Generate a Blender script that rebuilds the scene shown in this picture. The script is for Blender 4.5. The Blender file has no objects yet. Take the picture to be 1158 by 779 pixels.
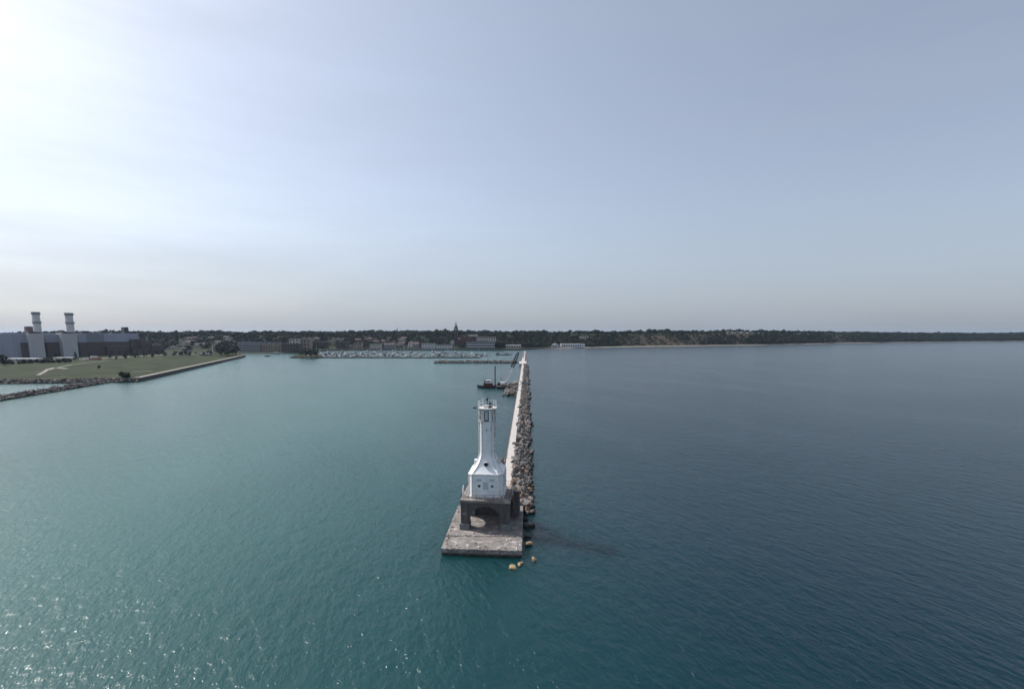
import bpy, math, random
import numpy as np
from mathutils import Vector, Matrix

random.seed(7)
RNG = np.random.default_rng(11)
SC = bpy.context.scene
COL = SC.collection
R = math.radians

# ---------------------------------------------------------------- camera
PF, PCX, PCY = 560.0, 579.0, 458.0           # focal length and principal point in photo pixels (1158 wide)
PITCH, YAW, CAM_H = R(8.2), R(1.72), 36.0
cd = bpy.data.cameras.new('camera')
cam = bpy.data.objects.new('camera', cd)
COL.objects.link(cam)
cam.location = (0, 0, CAM_H)
cam.rotation_euler = (math.pi / 2 - PITCH, 0, YAW)
cd.sensor_width = 36.0
cd.lens = 36.0 * PF / 1158.0
cd.shift_y = (PCY - 389.5) / 1158.0
cd.clip_start = 1.0
cd.clip_end = 60000.0
SC.camera = cam

# ---------------------------------------------------------------- sky, sun, exposure
SUN_EL, SUN_AZ = R(45), R(-66)               # azimuth from +Y, negative to the left
w = bpy.data.worlds.new('World')
SC.world = w
w.use_nodes = True
nt = w.node_tree
nt.nodes.clear()
sky = nt.nodes.new('ShaderNodeTexSky')
sky.sky_type = 'NISHITA'
sky.sun_disc = False
sky.sun_elevation = SUN_EL
sky.sun_rotation = SUN_AZ
sky.altitude = 200
sky.air_density = 1.0
sky.dust_density = 2.8
sky.ozone_density = 1.0
bg = nt.nodes.new('ShaderNodeBackground')
bg.inputs['Strength'].default_value = 0.10
wo = nt.nodes.new('ShaderNodeOutputWorld')
veil = nt.nodes.new('ShaderNodeMix')              # thin even high haze over the whole sky
veil.data_type = 'RGBA'
veil.inputs['Factor'].default_value = 0.34
veil.inputs['B'].default_value = (2.85, 3.25, 3.85, 1)
cool = nt.nodes.new('ShaderNodeMix')
cool.data_type = 'RGBA'
cool.blend_type = 'MULTIPLY'
cool.inputs['Factor'].default_value = 1.0
cool.inputs['B'].default_value = (0.94, 0.985, 1.07, 1)
soft = nt.nodes.new('ShaderNodeHueSaturation')
soft.inputs['Saturation'].default_value = 0.62
nt.links.new(sky.outputs[0], soft.inputs['Color'])
nt.links.new(soft.outputs[0], cool.inputs['A'])
# the haze veil is slightly uneven, with faint level wisps
tcw = nt.nodes.new('ShaderNodeTexCoord')
mpw = nt.nodes.new('ShaderNodeMapping')
mpw.inputs['Scale'].default_value = (1.6, 1.6, 11.0)
nt.links.new(tcw.outputs['Generated'], mpw.inputs[0])
nzw = nt.nodes.new('ShaderNodeTexNoise')
nzw.inputs['Scale'].default_value = 1.7
nzw.inputs['Detail'].default_value = 7
nzw.inputs['Roughness'].default_value = 0.62
nt.links.new(mpw.outputs[0], nzw.inputs['Vector'])
mrw = nt.nodes.new('ShaderNodeMapRange')
mrw.inputs['From Min'].default_value = 0.3
mrw.inputs['From Max'].default_value = 0.75
mrw.inputs['To Min'].default_value = 0.20
mrw.inputs['To Max'].default_value = 0.38
nt.links.new(nzw.outputs['Fac'], mrw.inputs['Value'])
sxw = nt.nodes.new('ShaderNodeSeparateXYZ')          # and thicker towards the horizon
nt.links.new(tcw.outputs['Generated'], sxw.inputs[0])
hzw = nt.nodes.new('ShaderNodeMapRange')
hzw.interpolation_type = 'SMOOTHERSTEP'
hzw.inputs['From Min'].default_value = 0.26
hzw.inputs['From Max'].default_value = 0.0
hzw.inputs['To Min'].default_value = 0.0
hzw.inputs['To Max'].default_value = 0.33
nt.links.new(sxw.outputs['Z'], hzw.inputs['Value'])
adw = nt.nodes.new('ShaderNodeMath')
adw.operation = 'ADD'
adw.use_clamp = True
nt.links.new(mrw.outputs[0], adw.inputs[0])
nt.links.new(hzw.outputs[0], adw.inputs[1])
nt.links.new(adw.outputs[0], veil.inputs['Factor'])
nt.links.new(cool.outputs['Result'], veil.inputs['A'])
nt.links.new(veil.outputs['Result'], bg.inputs[0])
nt.links.new(bg.outputs[0], wo.inputs[0])
sd = bpy.data.lights.new('sun', 'SUN')
sd.energy = 3.2
sd.angle = R(0.5)
sd.color = (1.0, 0.97, 0.93)
sun = bpy.data.objects.new('sun', sd)
COL.objects.link(sun)
sdir = Vector((math.sin(SUN_AZ) * math.cos(SUN_EL), math.cos(SUN_AZ) * math.cos(SUN_EL), math.sin(SUN_EL)))
sun.rotation_euler = sdir.to_track_quat('Z', 'Y').to_euler()
sun.location = (-200, 100, 300)
SC.view_settings.view_transform = 'Standard'
SC.view_settings.look = 'None'
SC.view_settings.gamma = 1.0
SC.view_settings.exposure = 0.58
SC.view_settings.use_curve_mapping = False

# ---------------------------------------------------------------- photo pixel -> world helpers
_fw = np.array([-math.sin(YAW) * math.cos(PITCH), math.cos(YAW) * math.cos(PITCH), -math.sin(PITCH)])
_rt = np.array([math.cos(YAW), math.sin(YAW), 0.0])
_up = np.cross(_rt, _fw)

def ray(px, py):
    return _fw + (px - PCX) / PF * _rt - (py - PCY) / PF * _up

def gp(px, py, z=0.0):                        # point of the horizontal plane z seen at a pixel
    d = ray(px, py)
    t = (z - CAM_H) / d[2]
    return Vector((d[0] * t, d[1] * t, z))

def aty(px, py, Y):                           # point at distance Y along +Y seen at a pixel
    d = ray(px, py)
    t = Y / d[1]
    return Vector((d[0] * t, Y, CAM_H + d[2] * t))

# ---------------------------------------------------------------- materials
def N(nt, t, **kw):
    n = nt.nodes.new(t)
    for k, v in kw.items():
        setattr(n, k, v)
    return n

def mat(name, c1, c2=None, rough=0.7, scale=1.0, detail=6, lo=0.35, hi=0.65, bump=0.0, bscale=None,
        metal=0.0, spots=None, sscale=3.0, slo=0.62, shi=0.68, stretch=None, spec=0.5, coords='Object', wet=None):
    m = bpy.data.materials.new(name)
    m.use_nodes = True
    nt = m.node_tree
    b = nt.nodes['Principled BSDF']
    b.inputs['Roughness'].default_value = rough
    b.inputs['Metallic'].default_value = metal
    b.inputs['Specular IOR Level'].default_value = spec
    c2 = c2 or tuple(x * 0.75 for x in c1)
    if coords == 'Object':
        tc = N(nt, 'ShaderNodeTexCoord').outputs['Object']
    else:
        tc = N(nt, 'ShaderNodeNewGeometry').outputs['Position']
    mp = N(nt, 'ShaderNodeMapping')
    nt.links.new(tc, mp.inputs[0])
    if stretch:
        mp.inputs['Scale'].default_value = stretch
    def ramp(sc, lo, hi, src):
        n = N(nt, 'ShaderNodeTexNoise')
        n.inputs['Scale'].default_value = sc
        n.inputs['Detail'].default_value = detail
        n.inputs['Roughness'].default_value = 0.65
        nt.links.new(src, n.inputs['Vector'])
        r = N(nt, 'ShaderNodeMapRange')
        r.inputs['From Min'].default_value = lo
        r.inputs['From Max'].default_value = hi
        nt.links.new(n.outputs['Fac'], r.inputs['Value'])
        return n, r
    n1, r1 = ramp(scale, lo, hi, mp.outputs[0])
    mx = N(nt, 'ShaderNodeMix', data_type='RGBA')
    mx.inputs['A'].default_value = (*c1, 1)
    mx.inputs['B'].default_value = (*c2, 1)
    nt.links.new(r1.outputs[0], mx.inputs['Factor'])
    out = mx.outputs['Result']
    if spots:
        n2, r2 = ramp(sscale, slo, shi, mp.outputs[0])
        m2 = N(nt, 'ShaderNodeMix', data_type='RGBA')
        nt.links.new(out, m2.inputs['A'])
        m2.inputs['B'].default_value = (*spots, 1)
        nt.links.new(r2.outputs[0], m2.inputs['Factor'])
        out = m2.outputs['Result']
    if wet is not None:                         # dark wet, algae-stained band near the waterline
        gz = N(nt, 'ShaderNodeNewGeometry')
        sz = N(nt, 'ShaderNodeSeparateXYZ')
        nt.links.new(gz.outputs['Position'], sz.inputs[0])
        nz = N(nt, 'ShaderNodeTexNoise')
        nz.inputs['Scale'].default_value = 1.1
        nz.inputs['Detail'].default_value = 5
        nt.links.new(gz.outputs['Position'], nz.inputs['Vector'])
        az = N(nt, 'ShaderNodeMath', operation='MULTIPLY_ADD')
        az.inputs[1].default_value = -0.7
        nt.links.new(nz.outputs['Fac'], az.inputs[0])
        nt.links.new(sz.outputs['Z'], az.inputs[2])
        wr = N(nt, 'ShaderNodeMapRange')
        wr.inputs['From Min'].default_value = wet
        wr.inputs['From Max'].default_value = wet - 0.3
        nt.links.new(az.outputs[0], wr.inputs['Value'])
        mw_ = N(nt, 'ShaderNodeMix', data_type='RGBA')
        nt.links.new(out, mw_.inputs['A'])
        mw_.inputs['B'].default_value = (0.020, 0.021, 0.014, 1)
        nt.links.new(wr.outputs[0], mw_.inputs['Factor'])
        out = mw_.outputs['Result']
    nt.links.new(out, b.inputs['Base Color'])
    if bump:
        nb, _ = ramp(bscale or scale * 4, 0, 1, mp.outputs[0])
        bp = N(nt, 'ShaderNodeBump')
        bp.inputs['Strength'].default_value = 1.0
        bp.inputs['Distance'].default_value = bump
        nt.links.new(nb.outputs['Fac'], bp.inputs['Height'])
        nt.links.new(bp.outputs[0], b.inputs['Normal'])
    return m

M = {}
M['concrete'] = mat('weathered_concrete', (0.255, 0.228, 0.208), (0.115, 0.102, 0.093), 0.9, 0.35, 8, 0.3, 0.7, 0.03, 3.0,
                    spots=(0.46, 0.41, 0.385), sscale=0.8, slo=0.52, shi=0.70)
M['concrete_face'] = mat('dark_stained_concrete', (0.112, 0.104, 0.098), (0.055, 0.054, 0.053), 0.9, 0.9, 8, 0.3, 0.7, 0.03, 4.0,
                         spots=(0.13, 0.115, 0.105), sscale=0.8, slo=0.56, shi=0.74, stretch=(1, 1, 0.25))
M['wet_concrete'] = mat('wet_algae_concrete', (0.13, 0.115, 0.09), (0.06, 0.055, 0.042), 0.7, 1.2, 8, 0.3, 0.7, 0.04, 4.0, stretch=(1, 1, 0.4), wet=0.05)
M['foot_concrete'] = mat('grey_green_concrete', (0.20, 0.215, 0.205), (0.11, 0.125, 0.12), 0.9, 1.3, 8, 0.3, 0.7, 0.03, 4.0)
M['deck'] = mat('pale_deck_concrete', (0.52, 0.48, 0.45), (0.37, 0.335, 0.31), 0.9, 0.5, 8, 0.35, 0.7, 0.03, 3.0,
                spots=(0.16, 0.14, 0.12), sscale=1.7, slo=0.62, shi=0.70)
M['white_steel'] = mat('painted_white_steel', (0.89, 0.90, 0.90), (0.74, 0.74, 0.73), 0.45, 0.7, 6, 0.35, 0.7, 0.004, 8.0,
                       spots=(0.36, 0.22, 0.14), sscale=2.6, slo=0.66, shi=0.75, stretch=(1, 1, 0.45))
M['rusty_white'] = mat('rust_streaked_white_steel', (0.72, 0.72, 0.70), (0.55, 0.50, 0.45), 0.55, 1.2, 7, 0.4, 0.7, 0.006, 8.0,
                       spots=(0.27, 0.13, 0.07), sscale=2.8, slo=0.54, shi=0.63, stretch=(1, 1, 0.4))
M['dark_steel'] = mat('dark_rusted_steel', (0.028, 0.026, 0.025), (0.055, 0.040, 0.032), 0.6, 3.0)
M['black'] = mat('black_glass', (0.012, 0.013, 0.015), (0.02, 0.02, 0.022), 0.15, 2.0)
M['blue_glass'] = mat('blue_glass', (0.03, 0.09, 0.16), (0.04, 0.12, 0.2), 0.1, 2.0)
M['grey_door'] = mat('grey_blue_door_paint', (0.50, 0.56, 0.60), (0.42, 0.47, 0.5), 0.5, 2.0)
M['white_paint'] = mat('white_paint', (0.78, 0.78, 0.77), (0.68, 0.68, 0.67), 0.4, 2.0)
M['rock'] = mat('grey_brown_rock', (0.23, 0.21, 0.195), (0.085, 0.078, 0.073), 0.9, 0.9, 8, 0.3, 0.7, 0.06, 4.0,
                spots=(0.38, 0.355, 0.33), sscale=1.3, slo=0.60, shi=0.70, coords='World', wet=0.35)
M['rock_tan'] = mat('orange_tan_rock', (0.25, 0.165, 0.11), (0.13, 0.085, 0.06), 0.9, 0.9, 8, 0.3, 0.7, 0.06, 4.0,
                    spots=(0.40, 0.34, 0.26), sscale=1.6, slo=0.58, shi=0.70, coords='World', wet=0.35)
M['rock_yellow'] = mat('yellow_brown_wet_rock', (0.40, 0.29, 0.14), (0.16, 0.10, 0.045), 0.6, 1.2, 8, 0.3, 0.7, 0.08, 3.0,
                       spots=(0.60, 0.53, 0.40), sscale=1.6, slo=0.55, shi=0.70, wet=0.0)
M['grass'] = mat('mown_grass', (0.036, 0.047, 0.015), (0.018, 0.025, 0.010), 0.95, 0.035, 9, 0.38, 0.6, 0.05, 1.0,
                 spots=(0.066, 0.058, 0.033), sscale=0.05, slo=0.55, shi=0.66, coords='World', spec=0.1)
M['asphalt'] = mat('asphalt', (0.06, 0.06, 0.06), (0.045, 0.045, 0.046), 0.9, 0.2, coords='World')
M['pavement'] = mat('pale_pavement', (0.27, 0.245, 0.21), (0.20, 0.18, 0.155), 0.9, 0.2, coords='World')
M['bark'] = mat('bark', (0.07, 0.05, 0.035), (0.045, 0.033, 0.024), 0.9, 2.0)
M['corrugated'] = mat('pale_blue_grey_cladding', (0.34, 0.35, 0.42), (0.29, 0.30, 0.36), 0.6, 0.15, 4, stretch=(4, 4, 0.2))
M['corrugated_light'] = mat('light_grey_cladding', (0.50, 0.495, 0.50), (0.43, 0.425, 0.43), 0.6, 0.15, 4, stretch=(4, 4, 0.2))
M['corrugated_mid'] = mat('mid_grey_cladding', (0.20, 0.21, 0.24), (0.17, 0.18, 0.205), 0.6, 0.15, 4, stretch=(4, 4, 0.2))
M['brown_brick'] = mat('brown_brick', (0.105, 0.072, 0.066), (0.078, 0.054, 0.05), 0.9, 0.25, 6)
M['red_brick'] = mat('red_brick', (0.20, 0.09, 0.07), (0.15, 0.07, 0.055), 0.9, 0.3, 6)
M['tan_brick'] = mat('tan_brick', (0.36, 0.27, 0.21), (0.28, 0.21, 0.165), 0.9, 0.3, 6)
M['cream'] = mat('cream_render', (0.56, 0.50, 0.44), (0.48, 0.43, 0.38), 0.85, 0.3, 6)
M['grey_siding'] = mat('grey_siding', (0.30, 0.30, 0.31), (0.24, 0.24, 0.25), 0.8, 0.3, 6)
M['white_siding'] = mat('white_siding', (0.68, 0.67, 0.65), (0.58, 0.57, 0.56), 0.75, 0.3, 6)
M['roof_dark'] = mat('dark_shingle_roof', (0.055, 0.052, 0.055), (0.08, 0.072, 0.07), 0.9, 0.5)
M['roof_grey'] = mat('grey_shingle_roof', (0.17, 0.17, 0.18), (0.13, 0.13, 0.14), 0.9, 0.5)
M['roof_brown'] = mat('brown_shingle_roof', (0.11, 0.075, 0.06), (0.08, 0.06, 0.05), 0.9, 0.5)
M['window'] = mat('dark_window_glass', (0.020, 0.022, 0.027), (0.035, 0.038, 0.045), 0.35, 0.3, spec=0.25)
M['hull_white'] = mat('white_gelcoat', (0.50, 0.50, 0.50), (0.36, 0.36, 0.36), 0.35, 0.5)
M['hull_blue'] = mat('navy_hull', (0.02, 0.035, 0.08), (0.015, 0.028, 0.06), 0.25, 0.5)
M['hull_black'] = mat('black_hull', (0.012, 0.012, 0.014), (0.03, 0.022, 0.018), 0.45, 0.5)
M['tug_red'] = mat('tug_red_paint', (0.13, 0.022, 0.02), (0.085, 0.016, 0.015), 0.5, 0.8)
M['rust_deck'] = mat('rusty_steel_deck', (0.19, 0.12, 0.08), (0.09, 0.06, 0.045), 0.8, 0.6)
M['sand'] = mat('sandy_gravel', (0.44, 0.37, 0.29), (0.30, 0.24, 0.19), 0.95, 0.5)
M['canvas'] = mat('blue_canvas', (0.025, 0.035, 0.065), (0.02, 0.028, 0.05), 0.9, 0.8)
M['wood_dock'] = mat('weathered_dock_planks', (0.27, 0.25, 0.23), (0.18, 0.165, 0.15), 0.9, 1.0)
M['feather_white'] = mat('white_feathers', (0.75, 0.75, 0.74), (0.5, 0.5, 0.52), 0.8, 3.0)
M['feather_dark'] = mat('dark_feathers', (0.03, 0.028, 0.027), (0.05, 0.046, 0.042), 0.7, 3.0)
M['copper_green'] = mat('slate_spire', (0.10, 0.115, 0.115), (0.07, 0.08, 0.08), 0.7, 0.6)
M['orange'] = mat('red_orange_paint', (0.38, 0.07, 0.04), (0.3, 0.055, 0.03), 0.5, 1.0)
M['yellow'] = mat('dull_yellow_paint', (0.45, 0.33, 0.12), (0.3, 0.22, 0.09), 0.55, 1.0)

def foliage_mat(name, c1, c2):
    m = bpy.data.materials.new(name)
    m.use_nodes = True
    nt = m.node_tree
    b = nt.nodes['Principled BSDF']
    b.inputs['Roughness'].default_value = 0.75
    b.inputs['Specular IOR Level'].default_value = 0.15
    a = N(nt, 'ShaderNodeAttribute', attribute_name='tint')
    oi = N(nt, 'ShaderNodeObjectInfo')
    ad = N(nt, 'ShaderNodeMath', operation='ADD', use_clamp=True)
    ml = N(nt, 'ShaderNodeMath', operation='MULTIPLY')
    ml.inputs[1].default_value = 0.5
    nt.links.new(oi.outputs['Random'], ml.inputs[0])
    nt.links.new(a.outputs['Fac'], ad.inputs[0])
    nt.links.new(ml.outputs[0], ad.inputs[1])
    mx = N(nt, 'ShaderNodeMix', data_type='RGBA')
    mx.inputs['A'].default_value = (*c1, 1)
    mx.inputs['B'].default_value = (*c2, 1)
    nt.links.new(ad.outputs[0], mx.inputs['Factor'])
    nt.links.new(mx.outputs['Result'], b.inputs['Base Color'])
    return m
M['foliage'] = foliage_mat('tree_foliage', (0.012, 0.020, 0.012), (0.030, 0.043, 0.020))

def terrain_mat():
    m = bpy.data.materials.new('hill_ground')
    m.use_nodes = True
    nt = m.node_tree
    b = nt.nodes['Principled BSDF']
    b.inputs['Roughness'].default_value = 0.95
    b.inputs['Specular IOR Level'].default_value = 0.1
    g = N(nt, 'ShaderNodeNewGeometry')
    sx = N(nt, 'ShaderNodeSeparateXYZ')
    nt.links.new(g.outputs['True Normal'], sx.inputs[0])
    px = N(nt, 'ShaderNodeSeparateXYZ')
    nt.links.new(g.outputs['Position'], px.inputs[0])
    n = N(nt, 'ShaderNodeTexNoise')
    n.inputs['Scale'].default_value = 0.02
    n.inputs['Detail'].default_value = 8
    nt.links.new(g.outputs['Position'], n.inputs['Vector'])
    mx = N(nt, 'ShaderNodeMix', data_type='RGBA')
    mx.inputs['A'].default_value = (0.015, 0.022, 0.011, 1)
    mx.inputs['B'].default_value = (0.032, 0.037, 0.019, 1)
    nt.links.new(n.outputs['Fac'], mx.inputs['Factor'])
    st = N(nt, 'ShaderNodeMapRange')                        # steep -> bare soil
    st.inputs['From Min'].default_value = 0.93
    st.inputs['From Max'].default_value = 0.84
    nt.links.new(sx.outputs['Z'], st.inputs['Value'])
    m2 = N(nt, 'ShaderNodeMix', data_type='RGBA')
    nt.links.new(mx.outputs['Result'], m2.inputs['A'])
    m2.inputs['B'].default_value = (0.115, 0.088, 0.066, 1)
    nt.links.new(st.outputs[0], m2.inputs['Factor'])
    be = N(nt, 'ShaderNodeMapRange')                        # just above the water -> beach
    be.inputs['From Min'].default_value = 2.3
    be.inputs['From Max'].default_value = 1.6
    nt.links.new(px.outputs['Z'], be.inputs['Value'])
    ns = N(nt, 'ShaderNodeMapRange')                        # the beach lies only along the north shore
    ns.inputs['From Min'].default_value = 40
    ns.inputs['From Max'].default_value = 110
    nt.links.new(px.outputs['X'], ns.inputs['Value'])
    bm_ = N(nt, 'ShaderNodeMath', operation='MULTIPLY')
    nt.links.new(be.outputs[0], bm_.inputs[0])
    nt.links.new(ns.outputs[0], bm_.inputs[1])
    m3 = N(nt, 'ShaderNodeMix', data_type='RGBA')
    nt.links.new(m2.outputs['Result'], m3.inputs['A'])
    m3.inputs['B'].default_value = (0.27, 0.24, 0.20, 1)
    nt.links.new(bm_.outputs[0], m3.inputs['Factor'])
    nt.links.new(m3.outputs['Result'], b.inputs['Base Color'])
    return m
M['terrain'] = terrain_mat()

def water_mat():
    m = bpy.data.materials.new('lake_water')
    m.use_nodes = True
    nt = m.node_tree
    b = nt.nodes['Principled BSDF']
    b.inputs['Roughness'].default_value = 0.14
    b.inputs['IOR'].default_value = 1.23
    b.subsurface_method = 'BURLEY'                        # light spreads inside the turbid water, so shadows on it blur
    b.inputs['Subsurface Weight'].default_value = 1.0
    b.inputs['Subsurface Radius'].default_value = (1.0, 1.0, 1.0)
    b.inputs['Subsurface Scale'].default_value = 9.0
    b.inputs['Coat Weight'].default_value = 0.42          # small unresolved wavelets: a broad second lobe
    b.inputs['Coat Roughness'].default_value = 0.5
    b.inputs['Coat IOR'].default_value = 1.27
    g = N(nt, 'ShaderNodeNewGeometry')
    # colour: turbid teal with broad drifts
    # sheltered harbour is milkier, open lake clearer; sun-side brightening also painted into this colour
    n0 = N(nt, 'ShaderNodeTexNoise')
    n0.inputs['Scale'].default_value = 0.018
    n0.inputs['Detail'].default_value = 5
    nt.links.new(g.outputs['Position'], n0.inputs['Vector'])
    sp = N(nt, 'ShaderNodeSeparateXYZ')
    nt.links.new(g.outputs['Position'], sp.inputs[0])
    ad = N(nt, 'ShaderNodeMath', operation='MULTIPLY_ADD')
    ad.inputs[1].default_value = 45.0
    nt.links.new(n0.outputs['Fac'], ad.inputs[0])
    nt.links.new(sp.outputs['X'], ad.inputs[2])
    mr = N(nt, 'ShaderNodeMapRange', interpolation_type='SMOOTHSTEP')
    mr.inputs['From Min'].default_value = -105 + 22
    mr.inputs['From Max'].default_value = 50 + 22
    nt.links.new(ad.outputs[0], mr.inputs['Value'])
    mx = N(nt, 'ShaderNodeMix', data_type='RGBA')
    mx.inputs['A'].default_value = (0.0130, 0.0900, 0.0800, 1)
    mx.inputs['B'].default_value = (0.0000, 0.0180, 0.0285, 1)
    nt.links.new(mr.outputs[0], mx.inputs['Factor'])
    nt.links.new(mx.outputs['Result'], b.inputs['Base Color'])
    mp = N(nt, 'ShaderNodeMapping')
    mp.inputs['Rotation'].default_value = (0, 0, R(-22))
    nt.links.new(g.outputs['Position'], mp.inputs[0])
    gm = N(nt, 'ShaderNodeMapping')                          # gust patches and calmer lanes
    gm.inputs['Scale'].default_value = (1.0, 0.35, 1.0)
    nt.links.new(mp.outputs[0], gm.inputs[0])
    gn = N(nt, 'ShaderNodeTexNoise')
    gn.inputs['Scale'].default_value = 0.03
    gn.inputs['Detail'].default_value = 4
    nt.links.new(gm.outputs[0], gn.inputs['Vector'])
    gust = N(nt, 'ShaderNodeMapRange')
    gust.inputs['From Min'].default_value = 0.32
    gust.inputs['From Max'].default_value = 0.66
    gust.inputs['To Min'].default_value = 0.78
    gust.inputs['To Max'].default_value = 1.15
    nt.links.new(gn.outputs['Fac'], gust.inputs['Value'])
    def layer(scale, stretch, amp, detail, prev, off):
        q = N(nt, 'ShaderNodeMapping')
        q.inputs['Scale'].default_value = (1.0, stretch, 1.0)
        q.inputs['Location'].default_value = (off, off * 0.7, 0)
        q.inputs['Rotation'].default_value = (0, 0, R(off))
        nt.links.new(mp.outputs[0], q.inputs[0])
        n = N(nt, 'ShaderNodeTexNoise')
        n.inputs['Scale'].default_value = scale
        n.inputs['Detail'].default_value = detail
        n.inputs['Roughness'].default_value = 0.55
        nt.links.new(q.outputs[0], n.inputs['Vector'])
        bp = N(nt, 'ShaderNodeBump')
        bp.inputs['Strength'].default_value = 1.0
        bp.inputs['Distance'].default_value = amp
        nt.links.new(n.outputs['Fac'], bp.inputs['Height'])
        if prev:
            nt.links.new(prev.outputs[0], bp.inputs['Normal'])
            nt.links.new(gust.outputs[0], bp.inputs['Strength'])
        return bp
    a = layer(0.14, 0.40, 0.34, 2, None, 0)
    c = layer(0.50, 0.42, 0.56, 3, a, 13)
    d = layer(1.3, 0.55, 0.32, 4, c, -21)
    nt.links.new(d.outputs[0], b.inputs['Normal'])
    return m
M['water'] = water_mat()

# ---------------------------------------------------------------- object helpers
def tag(o, label=None, cat=None, group=None, kind=None):
    if label: o['label'] = label
    if cat: o['category'] = cat
    if group: o['group'] = group
    if kind: o['kind'] = kind
    return o

def empty(name, loc=(0, 0, 0), rz=0.0):
    o = bpy.data.objects.new(name, None)
    COL.objects.link(o)
    o.location = loc
    o.rotation_euler = (0, 0, rz)
    return o

def thing(name, label, cat, loc=(0, 0, 0), rz=0.0, group=None):
    return tag(empty(name, loc, rz), label, cat, group)

def link(name, me, parent=None, loc=None, rz=None, scale=None):
    o = bpy.data.objects.new(name, me)
    COL.objects.link(o)
    if parent: o.parent = parent
    if loc is not None: o.location = loc
    if rz is not None: o.rotation_euler = (0, 0, rz)
    if scale is not None: o.scale = scale
    return o

class MB:
    def __init__(s):
        s.v, s.f, s.mi = [], [], []
    def add(s, vs, fs, mi=0):
        k = len(s.v)
        s.v += [tuple(p) for p in vs]
        s.f += [tuple(i + k for i in f) for f in fs]
        s.mi += [mi] * len(fs)
        return s
    def box(s, x0, x1, y0, y1, z0, z1, mi=0):
        vs = [(x0, y0, z0), (x1, y0, z0), (x1, y1, z0), (x0, y1, z0), (x0, y0, z1), (x1, y0, z1), (x1, y1, z1), (x0, y1, z1)]
        return s.add(vs, [(0, 3, 2, 1), (4, 5, 6, 7), (0, 1, 5, 4), (1, 2, 6, 5), (2, 3, 7, 6), (3, 0, 4, 7)], mi)
    def bbox(s, x0, x1, y0, y1, z0, z1, b=0.05, mi=0):           # box with chamfered upper edges
        r = lambda e, z: [(x0 + e, y0 + e, z), (x1 - e, y0 + e, z), (x1 - e, y1 - e, z), (x0 + e, y1 - e, z)]
        return s.loft([r(0, z0), r(0, z1 - b), r(b, z1)], mi=mi)
    def loft(s, rings, cap=True, mi=0, closed=True):
        n = len(rings[0])
        vs = [p for r in rings for p in r]
        fs = []
        for i in range(len(rings) - 1):
            for j in range(n if closed else n - 1):
                a, b_ = i * n + j, i * n + (j + 1) % n
                fs.append((a, b_, b_ + n, a + n))
        if cap:
            fs.append(tuple(reversed(range(n))))
            fs.append(tuple(range((len(rings) - 1) * n, len(rings) * n)))
        return s.add(vs, fs, mi)
    def tube(s, p, q, r0, r1=None, n=6, mi=0):
        r1 = r0 if r1 is None else r1
        p, q = Vector(p), Vector(q)
        d = (q - p).normalized()
        a = d.orthogonal().normalized()
        b_ = d.cross(a)
        ring = lambda c, r: [c + (a * math.cos(t) + b_ * math.sin(t)) * r for t in [2 * math.pi * i / n for i in range(n)]]
        return s.loft([ring(p, r0), ring(q, r1)], mi=mi)
    def prism(s, poly, z0, z1, mi=0):
        return s.loft([[(x, y, z0) for x, y in poly], [(x, y, z1) for x, y in poly]], mi=mi)
    def mesh(s, name, mats):
        me = bpy.data.meshes.new(name)
        me.from_pydata(s.v, [], s.f)
        for m in (mats if isinstance(mats, (list, tuple)) else [mats]):
            me.materials.append(M[m] if isinstance(m, str) else m)
        if any(s.mi):
            me.polygons.foreach_set('material_index', s.mi)
        me.update()
        return me
    def build(s, name, mats, parent=None, loc=None, rz=None):
        return link(name, s.mesh(name, mats), parent, loc, rz)

def mesh_np(name, V, F, mats, mi=None, tint=None, flat=False):
    me = bpy.data.meshes.new(name)
    n, k = F.shape
    me.vertices.add(len(V))
    me.vertices.foreach_set('co', V.astype(np.float32).ravel())
    me.loops.add(n * k)
    me.loops.foreach_set('vertex_index', F.astype(np.int32).ravel())
    me.polygons.add(n)
    me.polygons.foreach_set('loop_start', np.arange(0, n * k, k, dtype=np.int32))
    me.polygons.foreach_set('loop_total', np.full(n, k, dtype=np.int32))
    for m in (mats if isinstance(mats, (list, tuple)) else [mats]):
        me.materials.append(M[m])
    if mi is not None:
        me.polygons.foreach_set('material_index', mi.astype(np.int32))
    if tint is not None:
        at = me.attributes.new('tint', 'FLOAT', 'POINT')
        at.data.foreach_set('value', tint.astype(np.float32))
    me.update(calc_edges=True)
    me.validate()
    if flat:
        me.shade_flat()
    return me

def kids(o):
    return [c for c in bpy.data.objects if c.parent is o]

def copy_tree(o, ch, loc, rz=0.0, scale=None):
    c = o.copy(); COL.objects.link(c)
    c.location = loc; c.rotation_euler = (0, 0, rz)
    if scale is not None: c.scale = (scale,) * 3
    for k in ch:
        d = k.copy(); COL.objects.link(d); d.parent = c
    return c

# ---------------------------------------------------------------- water
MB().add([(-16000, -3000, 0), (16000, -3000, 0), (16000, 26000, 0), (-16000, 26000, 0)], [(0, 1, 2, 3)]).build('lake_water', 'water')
tag(bpy.data.objects['lake_water'], 'teal rippled lake water', None, None, 'structure')

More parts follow.
